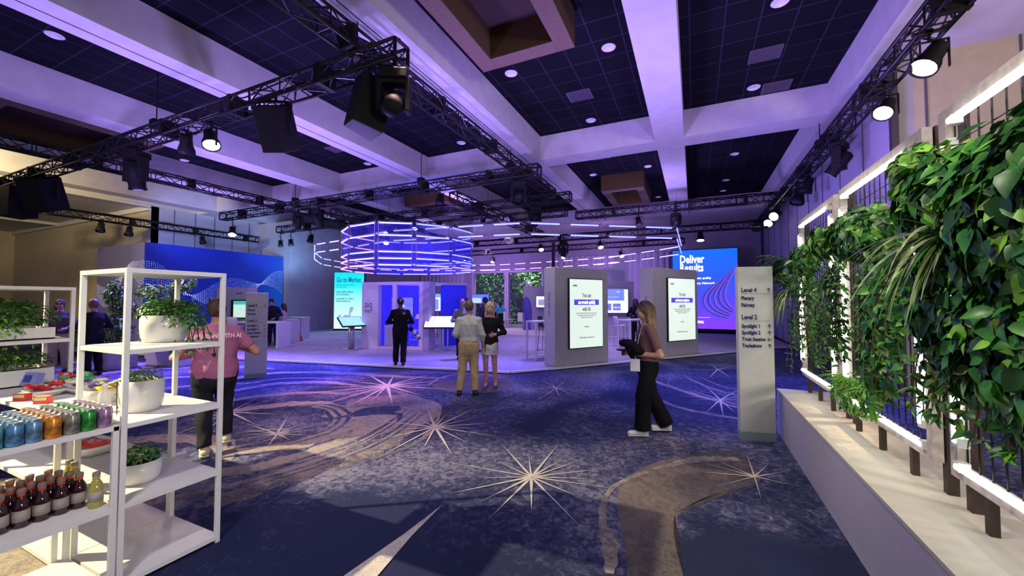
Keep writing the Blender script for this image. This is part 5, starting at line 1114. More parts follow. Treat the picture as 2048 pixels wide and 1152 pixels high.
def f3a(m,s):
    cluster(m,(1.16,5.4,2.18),(.15,.55,.18),380,.075,[5,4,2,1.5,0]); cluster(m,(1.18,5.7,1.95),(.14,.45,.18),330,.06,[5,4,1.2,3,0],'lance')
def f3b(m,s):
    for i in range(34): fern(m,(1.08,6.05+rnd.uniform(-.18,.18),2.16+rnd.uniform(-.25,.1)),(-.75+rnd.uniform(-.3,.2),rnd.uniform(-.1,1.0),rnd.uniform(-.1,.55)),rnd.uniform(.28,.52),1.2,rnd.choice([0,0,1,3]),.075,18)
def f3c(m,s):
    for i in range(110): strap(m,(1.10,5.92+rnd.uniform(-.1,.14),1.80+rnd.uniform(-.05,.05)),(-.55+rnd.uniform(-.4,.3),rnd.uniform(-.9,.9),rnd.uniform(.2,.9)),rnd.uniform(.34,.56),.009,rnd.uniform(2.6,4),rnd.choice([4,4,3,1]),8)
def f3d(m,s):
    cluster(m,(1.18,5.12,1.55),(.10,.20,.60),420,.06,[8,3,.3,2,0],'oval'); cluster(m,(1.18,5.9,1.35),(.10,.18,.28),180,.05,[5,3,.3,4,0],'oval')
    for i in range(20): vines(m,s,(1.17,5.0+i*.06,1.85),rnd.uniform(.4,.9),3,.045,[6,3,.3,2,0],'oval')
    for i in range(7): vines(m,s,(1.18,6.12+i*.02,1.5),rnd.uniform(.4,.75),5,.03,[2,4,2,4,0],'oval')
def f3e(m,s):
    cluster(m,(1.10,5.95,1.98),(.16,.26,.12),230,.07,[2,4,1,4,0],'lance',(-1,0,.3),-.2)
plant('mixed leafy creeper along the top of the farthest frame',f3a,loc=(1.15,5.4,2.1)); plant('dark feathery fern fanning out from the corner of the farthest frame',f3b,loc=(1.08,6.05,2.1),cat='fern'); plant('fine drooping grass tuft at the outer edge of the farthest frame',f3c,loc=(1.1,5.9,1.8),cat='grass plant'); plant('dark small leaved ivy hanging down the farthest frame',f3d,loc=(1.15,5.4,1.5)); plant('olive leaved shrub tuft under the fern',f3e,loc=(1.1,5.95,1.98))
# hedge outside the garden windows
hd=MB()
for i in range(5200):
    x=rnd.uniform(-17.5,-7); z=rnd.uniform(.1,4.6); y=27.3+.5*math.sin(x*2.1+z*1.3)+rnd.uniform(-.35,.25)
    L=rnd.uniform(.12,.26); leaf(hd,(x,y,z),rv(1)+Vector((0,-.2,-.4)),rv(.6)+Vector((0,-.8,.5)),L,L*.6,rnd.choices([0,1,2],[5,4,2 if z<1.9 and abs(x+10.7)<.8 else .6])[0],'oval')
t=thing('garden_hedge','tall green hedge seen through the two garden windows','hedge',(-12.2,27.5,0)); hd.build('leaves',GR,t,loc=t.location); MB().bx(-18,-6.5,27.8,28.1,0,4.8).build('inner_branches',[mat('hedge_core',(.006,.02,.006),.9,noise=.5,scale=2)],t,loc=t.location)
fl2=MB(); fl2.bx(-20,-4,25.3,29,-.1,.02); struct(fl2.build('ground_outside',[mat('garden_ground',(.08,.08,.07),.9,noise=.3)]))
# indoor shrubs behind the shelving at the left foyer
def shrub(label,loc,r,h,zc_,ws,kind,size,boxd):
    t=thing('foyer_planter',label,'planter',loc); m=MB(); m.box((0,0,boxd[2]/2),boxd); m.build('planter_box',[mat('planter_white',(.62,.58,.64),.6)],t,bevel=.01)
    m=MB(); s=MB()
    for k in range(7): s.tube((rnd.uniform(-.1,.1),rnd.uniform(-.1,.1),boxd[2]),(rnd.uniform(-.3,.3)*r*2,rnd.uniform(-.3,.3)*r*2,zc_+h*.5),.012,n=5)
    for k in range(9): cluster(m,(rnd.uniform(-1,1)*r*.7,rnd.uniform(-1,1)*r*.7,zc_+rnd.uniform(-.5,.5)*h),(r*.5,r*.5,h*.25),150,size,ws,kind,(0,-.3,.6),.2)
    m.build('foliage',GR,t,True); s.build('stems',[stemm],t)
shrub('tall dark leafy shrub in a white box behind the people at the far left',(-13.4,5.0,0),.35,1.4,1.3,[6,3,.5,1,0],'lance',.12,(.6,.6,.5)); shrub('tall pale leaved shrub in a white box left of the mural',(-14.4,6.5,0),.62,.9,1.85,[1,2,5,3,2],'lance',.16,(.9,.7,.95)); shrub('low leafy shrub in a white box behind the dark seated figures',(-12.9,5.9,0),.4,.35,1.35,[2,4,3,2,0],'lance',.12,(1.3,.5,.95))
# ================================================================ PEOPLE (bodies and clothes as smooth closed surfaces)
class Field:
    def __init__(s,lo,hi,h):
        s.lo=np.array(lo,float); s.h=h; s.n=np.ceil((np.array(hi)-s.lo)/h).astype(int)+1
        s.D=np.full(s.n,1.0,dtype=np.float32); s.ax=[s.lo[i]+h*np.arange(s.n[i]) for i in range(3)]
    def sub(s,lo,hi):
        a=np.clip(np.floor((np.array(lo)-s.lo)/s.h).astype(int),0,s.n-1); b=np.clip(np.ceil((np.array(hi)-s.lo)/s.h).astype(int)+1,1,s.n)
        sl=tuple(slice(a[i],b[i]) for i in range(3)); X,Y,Z=np.meshgrid(*[s.ax[i][sl[i]] for i in range(3)],indexing='ij'); return sl,X,Y,Z
    def put(s,sl,d,k,op='u'):
        A=s.D[sl]
        if op=='u':
            if k>0: hh=np.clip(.5+.5*(d-A)/k,0,1); s.D[sl]=d*(1-hh)+A*hh-k*hh*(1-hh)
            else: s.D[sl]=np.minimum(A,d)
        elif op=='s': s.D[sl]=np.maximum(A,-d)
        elif op=='i': s.D[sl]=np.maximum(A,d)
    def cap(s,p,q,r1,r2,k=.02,op='u',cut=False,M=None,fl=None,cut0=False):
        p=np.array(p,float);q=np.array(q,float)
        if M is not None: p=np.array(M@Vector(p));q=np.array(M@Vector(q))
        R_=max(r1,r2)+.05+k; sl,X,Y,Z=s.sub(np.minimum(p,q)-R_,np.maximum(p,q)+R_)
        if X.size==0: return
        d=q-p; L2=d@d+1e-9; dx,dy,dz=X-p[0],Y-p[1],Z-p[2]; t=(dx*d[0]+dy*d[1]+dz*d[2])/L2; tc=np.clip(t,0,1)
        ex,ey,ez=dx-tc*d[0],dy-tc*d[1],dz-tc*d[2]
        if fl is not None: ex,ey,ez=ex*fl[0],ey*fl[1],ez*fl[2]
        v=np.sqrt(ex*ex+ey*ey+ez*ez)-(r1+(r2-r1)*tc)
        if cut: v=np.maximum(v,(t-1)*math.sqrt(L2))
        if cut0: v=np.maximum(v,-t*math.sqrt(L2))
        s.put(sl,v.astype(np.float32),k,op)
    def ell(s,c,r,k=.02,op='u',M=None):
        Rm=max(r)+.05+k; c=np.array(c,float); cc=np.array(M@Vector(c)) if M is not None else c
        sl,X,Y,Z=s.sub(cc-Rm,cc+Rm)
        if X.size==0: return
        if M is not None:
            Mi=np.array(M.inverted()); P=[Mi[i][0]*X+Mi[i][1]*Y+Mi[i][2]*Z+Mi[i][3] for i in range(3)]; X,Y,Z=P
        u=np.sqrt(((X-c[0])/r[0])**2+((Y-c[1])/r[1])**2+((Z-c[2])/r[2])**2); v=(u-1)*min(r)
        s.put(sl,v.astype(np.float32),k,op)
    def loft(s,prof,k=.02,op='u',e=0.0):
        P=np.array(prof,float); z0,z1=P[0,0],P[-1,0]; R_=P[:,3:].max()+.08; lo=[P[:,1].min()-R_,P[:,2].min()-R_,z0-.06]; hi=[P[:,1].max()+R_,P[:,2].max()+R_,z1+.06]
        sl,X,Y,Z=s.sub(lo,hi); f=lambda j:np.interp(Z,P[:,0],P[:,j]); rx=f(3)+e; ry=f(4)+e
        u=np.sqrt((np.abs(X-f(1))/rx)**2.2+(np.abs(Y-f(2))/ry)**2.2); v=(u-1)*np.minimum(rx,ry)
        v=np.maximum(v,np.maximum(z0-Z,Z-z1)); s.put(sl,v.astype(np.float32),k,op)
    def plane(s,z=None,above=True):
        Z=s.ax[2][None,None,:]; d=(Z-z) if above else (z-Z); s.D=np.maximum(s.D,np.broadcast_to(d,s.D.shape).astype(np.float32))
    def wrinkle(s,a,f=30,seed=0):
        X,Y,Z=np.meshgrid(*s.ax,indexing='ij'); s.D+= (a*(np.sin(f*Z+6*np.sin(9*X+seed)+4*np.sin(11*Y+seed))*.6+np.sin(f*.6*(X+Z)+5*np.sin(8*Y+2*seed)+seed)*.6)).astype(np.float32)
    def mesh(s):
        D=s.D; h=s.h; S=D<0; n=np.array(D.shape)-1
        acc=np.zeros((*n,3)); cnt=np.zeros(n)
        for ax in range(3):
            o=[a for a in range(3) if a!=ax]; A=D.take(range(0,n[ax]),ax); B=D.take(range(1,n[ax]+1),ax); cr=(A<0)!=(B<0); t=np.where(cr,A/(A-B+1e-12),0)
            I=np.indices(cr.shape).astype(float); I[ax]+=t; I=np.moveaxis(I,0,-1)
            for u in (0,1):
                for v in (0,1):
                    sl=[slice(None)]*3; sl[o[0]]=slice(u,u+n[o[0]]); sl[o[1]]=slice(v,v+n[o[1]]); sl=tuple(sl)
                    c=cr[sl]; acc+=I[sl]*c[...,None]; cnt+=c
        m=cnt>0; idx=-np.ones(n,int); idx[m]=np.arange(m.sum()); V=acc[m]/cnt[m][:,None]*h+s.lo; F=[]
        for ax in range(3):
            o=[(1,2),(2,0),(0,1)][ax]; A=S.take(range(0,n[ax]),ax); B=S.take(range(1,n[ax]+1),ax); e=A!=B
            I=np.argwhere(e); I=I[(I[:,o[0]]>0)&(I[:,o[1]]>0)&(I[:,o[0]]<n[o[0]])&(I[:,o[1]]<n[o[1]])]
            fl=A[tuple(I.T)]
            def g(a,b): J=I.copy(); J[:,o[0]]-=a; J[:,o[1]]-=b; return idx[tuple(J.T)]
            q=np.stack([g(0,0),g(1,0),g(1,1),g(0,1)],1); q[~fl]=q[~fl][:,::-1]; F.append(q[(q>=0).all(1)])
        F=np.concatenate(F); return V,F
def fobj(name,F_,mats,parent,**k):
    V,Q=F_.mesh()
    if len(V)==0: return None
    me=bpy.data.meshes.new(name); me.from_pydata(V.tolist(),[],Q.tolist()); me.materials.append(mats); me.polygons.foreach_set('use_smooth',[True]*len(me.polygons)); me.update()
    o=bpy.data.objects.new(name,me); COL.objects.link(o); o.parent=parent
    sm=o.modifiers.new('smooth','SMOOTH'); sm.factor=.5; sm.iterations=2
    for a,b in k.items(): o[a]=b
    return o
def cloth(name,col,n=.12,rough=.85): return mat('cloth_'+name,col,rough,noise=n,scale=35,spec=.2)
def skin(name,col): return mat('skin_'+name,col,.5,noise=.08,scale=20)
def person(label,loc,rz,H=1.74,b=1.0,h=.010,sk=(.55,.30,.22),top=None,bot=None,shoe=None,hair=None,arm=None,leg=None,headrz=0,headrx=0,lean=0,group=None,heel=0,sit=False,extra=None,wr=.004,face=False,tie=None,toph=None,depth=1.0,hip=1.0):
    """facing +Y, right side +X. top=(name,col,hem,sleeve 0..2,neck z) bot=(name,col,kind,waist,rad)"""
    t=thing('person',label,'person',loc,rz,group=group); s=H/1.75; t.scale=(s,s,s)
    if not s: pass
    arm=arm or {}; leg=leg or {}
    SH={q:Vector((q*(.142+.032*b),lean*.45,1.385)) for q in(-1,1)}
    EL={q:Vector(arm.get(q,((q*.27,-.03,1.12),(q*.27,.10,.86)))[0]) for q in(-1,1)}; WR={q:Vector(arm.get(q,((q*.27,-.03,1.12),(q*.27,.10,.86)))[1]) for q in(-1,1)}
    KN={q:Vector(leg.get(q,((q*.10,.01,.50),(q*.11,-.03,.085)))[0]) for q in(-1,1)}; AN={q:Vector(leg.get(q,((q*.10,.01,.50),(q*.11,-.03,.085)))[1]) for q in(-1,1)}
    HP={q:Vector((q*.088*max(1,b*.95),0,.90)) for q in(-1,1)}
    lo=[min([-.36]+[EL[q].x-.12 for q in EL]+[WR[q].x-.2 for q in EL]+[KN[q].x-.15 for q in EL])-.02,min([-.30*max(1,b)]+[AN[q].y-.18 for q in AN]+[EL[q].y-.1 for q in EL]),-.02]
    hi=[max([.36]+[EL[q].x+.12 for q in EL]+[WR[q].x+.2 for q in EL]+[KN[q].x+.15 for q in EL])+.02,max([.30*max(1,b)]+[AN[q].y+.28 for q in AN]+[WR[q].y+.22 for q in EL]+[lean+.2]),1.80]
    def L(y): return lean*max(0,(y-.95))
    T=[(.80,0,0,.10,.08),(.86,0,-.01,.155*b*hip,.112*b*depth),(.95,0,-.01,.168*b*hip,.118*b*depth),(1.08,0,L(1.08),.140*b,.100*b*depth),(1.20,0,L(1.2),.150*b,.108*b*depth),(1.32,0,L(1.32),.168*b,.110*b*depth),(1.38,0,L(1.38)-.005,.140*(.5+.5*b),.088),(1.43,0,L(1.43),.10,.070),(1.465,0,L(1.46),.065,.055),(1.48,0,L(1.47),.05,.05)]
    HC_=Vector((0,L(1.5)*1.0+.012,1.50)); HM=Matrix.Translation(HC_)@Euler((headrx,0,headrz)).to_matrix().to_4x4()@Matrix.Translation((0,0,-1.50))
    def arms(F,e,upto,cut,k=.02,r0=.050,r1=.041,r2=.029):
        for q in(-1,1):
            if upto<=1:
                en=SH[q].lerp(EL[q],upto); F.cap(SH[q],en,r0*(.7+.3*b)+e,r1*(.7+.3*b)+e*1.2,k,cut=cut)
            else:
                F.cap(SH[q],EL[q],r0*(.7+.3*b)+e,r1*(.8+.2*b)+e,k); en=EL[q].lerp(WR[q],upto-1); F.cap(EL[q],en,r1*(.8+.2*b)+e,r2+(.010 if upto<1.9 else .0)+e,k,cut=cut)
    # body
    F=Field(lo,hi,h); F.loft(T,0); arms(F,0,2,False,.03)
    for q in(-1,1):
        F.cap((0,L(1.42),1.43),SH[q],.050,.048,.03); F.cap(HP[q],KN[q],.088*(.6+.4*b),.056,.03); F.cap(KN[q],AN[q],.055,.036,.02); F.ell(KN[q].lerp(AN[q],.28)+Vector((0,-.02,0)),(.048,.052,.10),.02); F.cap(AN[q]+Vector((0,-.02,-.03)),AN[q]+Vector((q*.01,.13,-.055)),.036,.026,.015)
        # hand with five fingers
        W_=WR[q]; f=(W_-EL[q]).normalized(); hd=arm.get('h%d'%q); 
        if hd: f=Vector(hd).normalized()
        n=Vector((-q,0,0)); n=(n-f*n.dot(f)).normalized() if abs(f.x)<.9 else Vector((0,0,-1)); sd=f.cross(n).normalized()
        if sd.y<-.2 or (abs(sd.y)<.2 and sd.z<0): sd=-sd
        for u in (-.024,-.008,.010,.026): F.cap(W_+f*.015+sd*u*.6,W_+f*.078+sd*u,.014,.013,.012)
        for u,l in ((-.030,.055),(-.010,.068),(.010,.074),(.030,.066)):
            a_=W_+f*.080+sd*u; b_=a_+f*l*.5+n*l*.16; c_=b_+f*l*.36+n*l*.34; F.cap(a_,b_,.0095,.009,.004); F.cap(b_,c_,.009,.0075,.004)
        a_=W_+f*.025+sd*.026; b_=a_+f*.035+sd*.028+n*.01; F.cap(a_,b_,.012,.010,.006); F.cap(b_,b_+f*.03+sd*.004+n*.010,.010,.008,.004)
    F.cap((0,L(1.43),1.43),tuple(HM@Vector((0,.0,1.55))),.056,.050,.02)
    F.ell((0,.012,1.655),(.076,.096,.105),.02,M=HM); F.ell((0,.042,1.585),(.054,.062,.058),.035,M=HM); F.ell((0,.082,1.56),(.022,.02,.018),.02,M=HM)
    F.cap((0,.104,1.652),(0,.122,1.618),.009,.0125,.010,M=HM)
    for q in (-1,1):
        F.ell((q*.076,-.005,1.632),(.012,.022,.032),.006,M=HM); F.ell((q*.036,.09,1.60),(.022,.02,.022),.02,M=HM)
        F.ell((q*.031,.108,1.648),(.018,.014,.011),0,'s',M=HM); F.cap((q*.012,.105,1.668),(q*.046,.092,1.668),.007,.006,.008,M=HM)
    F.cap((-.018,.100,1.588),(.018,.100,1.588),.006,.006,.006,M=HM)
    body=fobj('body',F,skin('%.2f'%sk[0],sk),t)
    if face:
        for q in(-1,1):
            m=MB(); m.lathe([(.001,-.011),(.008,-.008),(.011,0),(.008,.008),(.001,.011)],HM@Vector((q*.031,.094,1.648)),12); m.build('eye',[mat('eye_white',(.75,.74,.72),.2)],t,True)
            m=MB(); m.box(HM@Vector((q*.031,.1052,1.648)),(.008,.002,.008)); m.build('iris',[mat('iris_dark',(.05,.03,.02),.2)],t)
            m=MB(); m.tube(HM@Vector((q*.014,.112,1.672)),HM@Vector((q*.048,.096,1.671)),.003,n=6); m.build('eyebrow',[mat('brow_brown',(.10,.05,.03),.8)],t)
        m=MB(); m.tube(HM@Vector((-.019,.1045,1.588)),HM@Vector((.019,.1045,1.588)),.0048,n=8); m.build('mouth',[mat('lip_rose',(.42,.14,.13),.5)],t)
    # trousers or skirt
    if bot:
        nm,col,kind,wz,rad=bot; F=Field(lo,hi,h)
        if kind=='skirt':
            F.loft([(rad,0,0,.185*b,.15*b),(.80,0,0,.185*b,.145*b),(.93,0,-.01,.182*b,.13*b),(wz,0,L(wz),.158*b,.115*b)],0)
        else:
            e=.014; F.loft([(.74,0,0,.13*b,.10*b),(.80,0,-.005,.165*b*hip,.120*b*depth)]+[(z,x,y,rx+e,ry+e) for z,x,y,rx,ry in T[1:4]],0)
            wide=kind=='wide'
            for q in(-1,1):
                F.cap(HP[q],KN[q],.102*(.6+.4*b),(.098 if wide else .082)*(.8+.2*b),.04)
                end=AN[q]+Vector((0,0,.0)); d_=(end-KN[q]); end=KN[q]+d_*(1.0 if wide else .97)
                F.cap(KN[q]+Vector((0,-.012,0)),end+Vector((0,-.008,0)),(.096 if wide else .080)*(.8+.2*b),(.104 if wide else .070),.02,cut=True)
            F.plane(wz,True)
        F.wrinkle(wr,24,len(label)); fobj('skirt' if kind=='skirt' else 'trousers',F,cloth(nm,col),t)
        if kind!='skirt' and tie=='belt': 
            m=MB(); m.lathe([(.158*b,wz-.045),(.160*b,wz-.01)],n=24); V=m.v; m.v=[(x,y*.72-.005,z) for x,y,z in V]; m.build('belt',[mat('belt_dark',(.02,.012,.01),.4)],t)
    if top:
        nm,col,hem,slv,nz=top; F=Field(lo,hi,h); e=.022; F.loft([(z,x,y,rx,ry) for z,x,y,rx,ry in ([(hem-.05,0,0,.168*b*hip,.12*b*depth)] if hem<.86 else [])+[r_ for r_ in T[:-1] if r_[0]>hem-.09]],0,e=e)
        for q in(-1,1): F.cap((0,L(1.42),1.425),SH[q],.062,.060,.03)
        if slv>0: arms(F,.014,slv,True,.03)
        F.cap((0,L(1.45),1.40),(0,L(1.48)+.01,1.475),.085,.062,.02)
        F.plane(hem,False); F.plane(nz,True); F.wrinkle(wr,22,len(label)*.7); 
        if slv==0: pass
        fobj('top' if slv<1.5 else 'long_sleeved_top',F,cloth(nm,col),t)
    if shoe:
        nm,col,kind=shoe
        for q in(-1,1):
            F=Field([AN[q].x-.1,AN[q].y-.16,max(-.02,AN[q].z-.14)],[AN[q].x+.12,AN[q].y+.26,AN[q].z+.07],h*.7); z=AN[q].z
            if kind=='pump': F.cap(AN[q]+Vector((0,-.03,-.055)),AN[q]+Vector((q*.008,.15,-.062)),.032,.030,.01,fl=(1,1,1.4)); F.cap(AN[q]+Vector((0,-.045,-.04)),AN[q]+Vector((0,-.05,-.08)),.014,.008,.01)
            else:
                F.cap(AN[q]+Vector((0,-.045,-.043)),AN[q]+Vector((q*.012,.155,-.048)),.042,.040,.01,fl=(1,1,1.15)); F.cap(AN[q]+Vector((0,-.03,-.03)),AN[q]+Vector((0,-.015,.005)),.044,.042,.02,cut=True)
            F.plane(z-.080,False); fobj('shoe',F,mat('shoe_'+nm,col,.5,noise=.1),t)
            if kind=='sneaker':
                m=MB(); m.box((AN[q].x+q*.004,AN[q].y+.055,z-.072),(.088,.27,.022)); o=m.build('sole',[mat('sole_white',(.78,.77,.70),.6)],t,bevel=.01)
    if hair:
        col,kind=hair; F=Field([-.22,-.30,1.15],[.22,lean+.30,1.85],h)
        def core(e=0.0): 
            F.ell((0,.002,1.662),(.084+e,.104+e,.112+e),.0,M=HM); F.ell((0,.108,1.597),(.068,.075,.104),0,'s',M=HM); 
        if kind=='cap':
            F.ell((0,.002,1.672),(.088,.108,.100),0,M=HM); F.ell((0,.10,1.58),(.09,.09,.10),0,'s',M=HM)
            F2=F; F.cap((0,.06,1.68),(0,.16,1.672),.055,.05,.01,M=HM,fl=(1,1,4))
        elif kind=='bald': F.ell((0,-.012,1.625),(.083,.090,.060),0,M=HM); F.ell((0,.075,1.62),(.10,.075,.10),0,'s',M=HM); F.ell((0,.01,1.74),(.07,.11,.07),0,'s',M=HM)
        else: core(.004 if kind=='short' else .008)
        if kind in('long','longer'):
            zb=1.40 if kind=='long' else 1.30
            for x,y,zz in [(-.075,-.01,zb+.04),(.075,-.01,zb+.04),(-.045,-.08,zb),(.045,-.08,zb),(0,-.095,zb-.02)]: F.cap((x*.85,y+.005,1.66),(x*1.15,y-.03,zz),.040,.022,.03,M=HM)
        if kind=='tuft': 
            for i in range(14): a=rnd.uniform(0,6.28); F.cap((.05*math.cos(a),-.01+.06*math.sin(a),1.745),(.08*math.cos(a+.4),-.01+.09*math.sin(a+.4),1.775),.018,.006,.01,M=HM)
        if kind not in('cap',): F.wrinkle(.0035,60,len(label))
        hm=mat('hair_%.2f_%.2f'%(col[0],col[1]),col,.55,noise=.4,scale=50)
        if kind=='longer' and col[0]>.15:
            hm=mat('hair_ombre',col,.55); nt=hm.node_tree; tc=nt.nodes.new('ShaderNodeTexCoord'); sp=nt.nodes.new('ShaderNodeSeparateXYZ'); mr=nt.nodes.new('ShaderNodeMapRange'); mr.inputs[1].default_value=1.38; mr.inputs[2].default_value=1.74; rr=nt.nodes.new('ShaderNodeValToRGB'); rr.color_ramp.elements[0].color=(.42,.26,.13,1); rr.color_ramp.elements[1].color=(.035,.02,.012,1)
            nt.links.new(tc.outputs['Object'],sp.inputs[0]); nt.links.new(sp.outputs['Z'],mr.inputs[0]); nt.links.new(mr.outputs[0],rr.inputs[0]); nt.links.new(rr.outputs[0],nt.nodes['Principled BSDF'].inputs['Base Color'])
        fobj('cap' if kind=='cap' else 'hair',F,hm,t)
    if extra: extra(t,EL,WR,HM,SH)
    return t
def back_text(s,z,sz,w=.6,yy=-.185):
    def f(t,EL,WR,HM,SH):
        m=MB(); V,Fq=text_mesh(s,sz,font_sx=w,bold=sz*.02)
        m.add([(p.x,yy+.25*p.x*p.x,z+p.y) for p in V],Fq); m.build('back_lettering',[mat('white_print',(.85,.82,.78),.6)],t)
    return f
SKL=(.56,.30,.21); SKT=(.48,.24,.16); SKD=(.12,.06,.04)
BEL={-1:((-.30,-.04,1.13),(-.13,.22,1.10)),1:((.30,-.04,1.13),(.13,.22,1.10))}
person('person in a pink purple T-shirt and dark trousers walking away beside the shelf tower',(-5.0,2.72,0),R(63),1.71,1.32,.010,SKT,('mauve_pink',(.42,.145,.285),.86,.72,1.475),('charcoal',(.016,.018,.026),'straight',.98,0),('cream',(.74,.68,.50),'sneaker'),((.07,.035,.02),'tuft'),
 {-1:((-.36,-.08,1.12),(-.24,.18,1.10)),1:((.40,-.05,1.13),(.27,.20,1.16))},{-1:((-.10,.02,.50),(-.08,-.16,.095)),1:((.10,.16,.50),(.13,.14,.13))},headrz=R(-30),extra=back_text('YOU CAN WITH AI',1.345,.068,.80,-.196),wr=.006,depth=1.05,hip=.94)
def cam_x(t,EL,WR,HM,SH):
    m=MB(); m.tube((.12,-.12,1.45),(.28,-.10,1.02),.012,n=6); m.build('camera_strap',[blackp],t)
    m=MB(); V,Fq=text_mesh('S',.075,font_sx=.8,bold=.004); m.add([HM@Vector((p.x,-.112,1.69+p.y)) for p in V],Fq); m.build('cap_letter',[mat('white_print',(.85,.82,.78),.6)],t)
    m=MB(); m.lathe([(.028,-.002),(.028,.002)],(.09,-.142,1.36),16,M=Matrix.Rotation(R(90),3,'X')); m.lathe([(.017,-.004),(.017,.004)],(.09,-.142,1.368),12,m=1,M=Matrix.Rotation(R(90),3,'X')); m.build('back_emblem',[mat('white_print',(.85,.82,.78),.6),cloth('black',(.010,.010,.012))],t)
person('person in black with a black cap, seen from behind at the platform edge',(-6.88,8.07,.05),R(40),1.74,1.08,.011,SKD,('black',(.010,.010,.012),.94,1.9,1.48),('black_trousers',(.012,.012,.014),'straight',1.0,0),('black_shoe',(.01,.01,.01),'sneaker'),((.012,.012,.014),'cap'),BEL,{-1:((-.10,.10,.50),(-.11,.06,.085)),1:((.09,.02,.50),(.08,-.10,.09))},extra=cam_x)
c_=Vector((-6.56,8.10,1.00)); t=thing('camera','camera with a long white telephoto lens hanging at the hip of the person in black','camera',tuple(c_),R(40)); M=Euler((0,R(140),R(0))).to_matrix()
m=MB(); m.box((0,0,0),(.10,.14,.11),M=M); m.build('camera_body',[blackp],t,bevel=.01)
m=MB(); m.lathe([(.035,.04),(.038,.10),(.045,.14),(.045,.26),(.052,.30)],n=18,M=M); m.build('lens_barrel',[mat('lens_white',(.75,.72,.64),.4)],t,True); m=MB(); m.lathe([(.046,.17),(.047,.20)],n=18,M=M); m.lathe([(.054,.30),(.054,.33),(.04,.331)],n=18,M=M); m.build('lens_ring',[blackp],t,True)
person('person in a pale grey shirt and khaki trousers seen from behind',(-3.76,6.28,0),R(30),1.71,1.02,.009,SKL,('pale_grey_shirt',(.50,.50,.45),1.0,1.92,1.485),('khaki',(.52,.38,.20),'straight',1.035,0),('black_leather',(.015,.013,.012),'shoe'),((.12,.09,.06),'short'),
 {-1:((-.25,-.03,1.13),(-.14,.20,1.02)),1:((.25,.00,1.12),(.27,.08,.86)),'h1':(.0,.1,-1)},{-1:((-.12,.01,.50),(-.17,-.03,.085)),1:((.10,.01,.50),(.12,-.03,.085))},tie='belt',wr=.005)
t=thing('mobile_phone','dark phone held low in the hand of the person in khaki trousers','phone',(-3.53,6.49,.83),R(30)); m=MB(); m.box((0,0,0),(.012,.07,.14)); m.build('phone_body',[blackp],t,bevel=.004); m=MB(); m.box((.0065,0,0),(.001,.062,.13)); m.build('phone_display',[mat('phone_glass',(.02,.02,.03),.1)],t)
person('blonde person in a black cardigan over a short pale skirt facing the camera',(-3.75,7.08,.0),R(200),1.67,.98,.009,(.62,.32,.24),('black_cardigan',(.008,.008,.010),.74,1.9,1.45),('pale_skirt',(.52,.50,.46),'skirt',.98,.66),('tan_heel',(.35,.16,.10),'pump'),((.66,.50,.27),'long'),BEL,{-1:((-.10,.01,.50),(-.12,-.05,.085)),1:((.08,.05,.50),(.07,.03,.085))},face=True,headrz=R(12))
person('bald person in a grey shirt standing by the white touch table',(-6.05,9.75,.05),R(-150),1.72,1.05,.012,SKL,('grey_shirt',(.30,.31,.31),.92,1.9,1.48),('black_trousers',(.012,.012,.014),'straight',1.0,0),('black_shoe',(.01,.01,.01),'shoe'),((.20,.13,.09),'bald'),{-1:((-.29,.02,1.12),(-.06,.24,1.16)),1:((.29,.02,1.12),(.08,.25,1.12))},face=True)
def badge(t,EL,WR,HM,SH):
    m=MB(); m.box((-.12,.19,.93),(.006,.12,.16),rz=R(-15)); m.build('badge',[mat('white_card',(.75,.75,.74),.5)],t,label='white name badge card'); 
    m=MB(); m.tube((-.06,.07,1.46),(-.10,.135,1.28),.004,n=5); m.tube((-.10,.135,1.28),(-.12,.19,1.01),.004,n=5); m.tube((.04,.07,1.46),(-.10,.135,1.28),.004,n=5); m.build('lanyard',[mat('lanyard_white',(.6,.6,.62),.6)],t)
    m=MB(); m.lathe([(.034,-.008),(.036,0),(.034,.008)],EL[-1].lerp(WR[-1],.9),14,M=(WR[-1]-EL[-1]).normalized().to_track_quat('Z','Y').to_matrix()); m.build('wristband',[blackp],t)
person('person in a dusky mauve T-shirt and wide black trousers walking left past the kiosks',(-.56,5.40,0),R(112),1.685,1.0,.0075,SKL,('dusky_mauve',(.20,.105,.105),.98,.74,1.455),('black_wide',(.006,.006,.008),'wide',1.08,0),('white_sneaker',(.78,.76,.68),'sneaker'),((.20,.11,.055),'longer'),
 {-1:((-.25,-.10,1.07),(-.10,.19,1.075)),1:((.24,-.02,1.10),(.08,.24,1.06)),'h-1':(.3,.9,.12),'h1':(-.5,.8,.1)},{-1:((-.09,.09,.50),(-.08,.10,.085)),1:((.09,-.06,.50),(.09,-.26,.105))},face=True,extra=badge,wr=.003)
# dark bundle carried by the walking person: folded jacket over a slim laptop case
t=thing('folded_jacket','black jacket folded over a laptop case, carried by the person walking left','jacket',(-.79,5.30,1.10),R(112)); t.scale=(1.08,1.08,1.0)
F=Field([-.30,-.22,-.20],[.30,.30,.24],.012); F.cap((-.13,-.06,.00),(.12,-.04,.02),.065,.06,.03,fl=(1,1.3,.9)); F.cap((-.14,.02,.07),(.10,.03,.06),.055,.05,.03); F.cap((-.12,-.12,-.03),(.0,-.10,.03),.05,.05,.03); F.cap((-.10,.0,.0),(-.06,-.05,-.10),.05,.04,.03); F.wrinkle(.008,40,2); fobj('jacket_fabric',F,cloth('black_jacket',(.006,.006,.007)),t)
M=Euler((R(12),R(8),0)).to_matrix(); m=MB(); m.box((.0,.0,-.045),(.25,.22,.018),M=M); m.build('laptop_case',[blackp],t,bevel=.005)
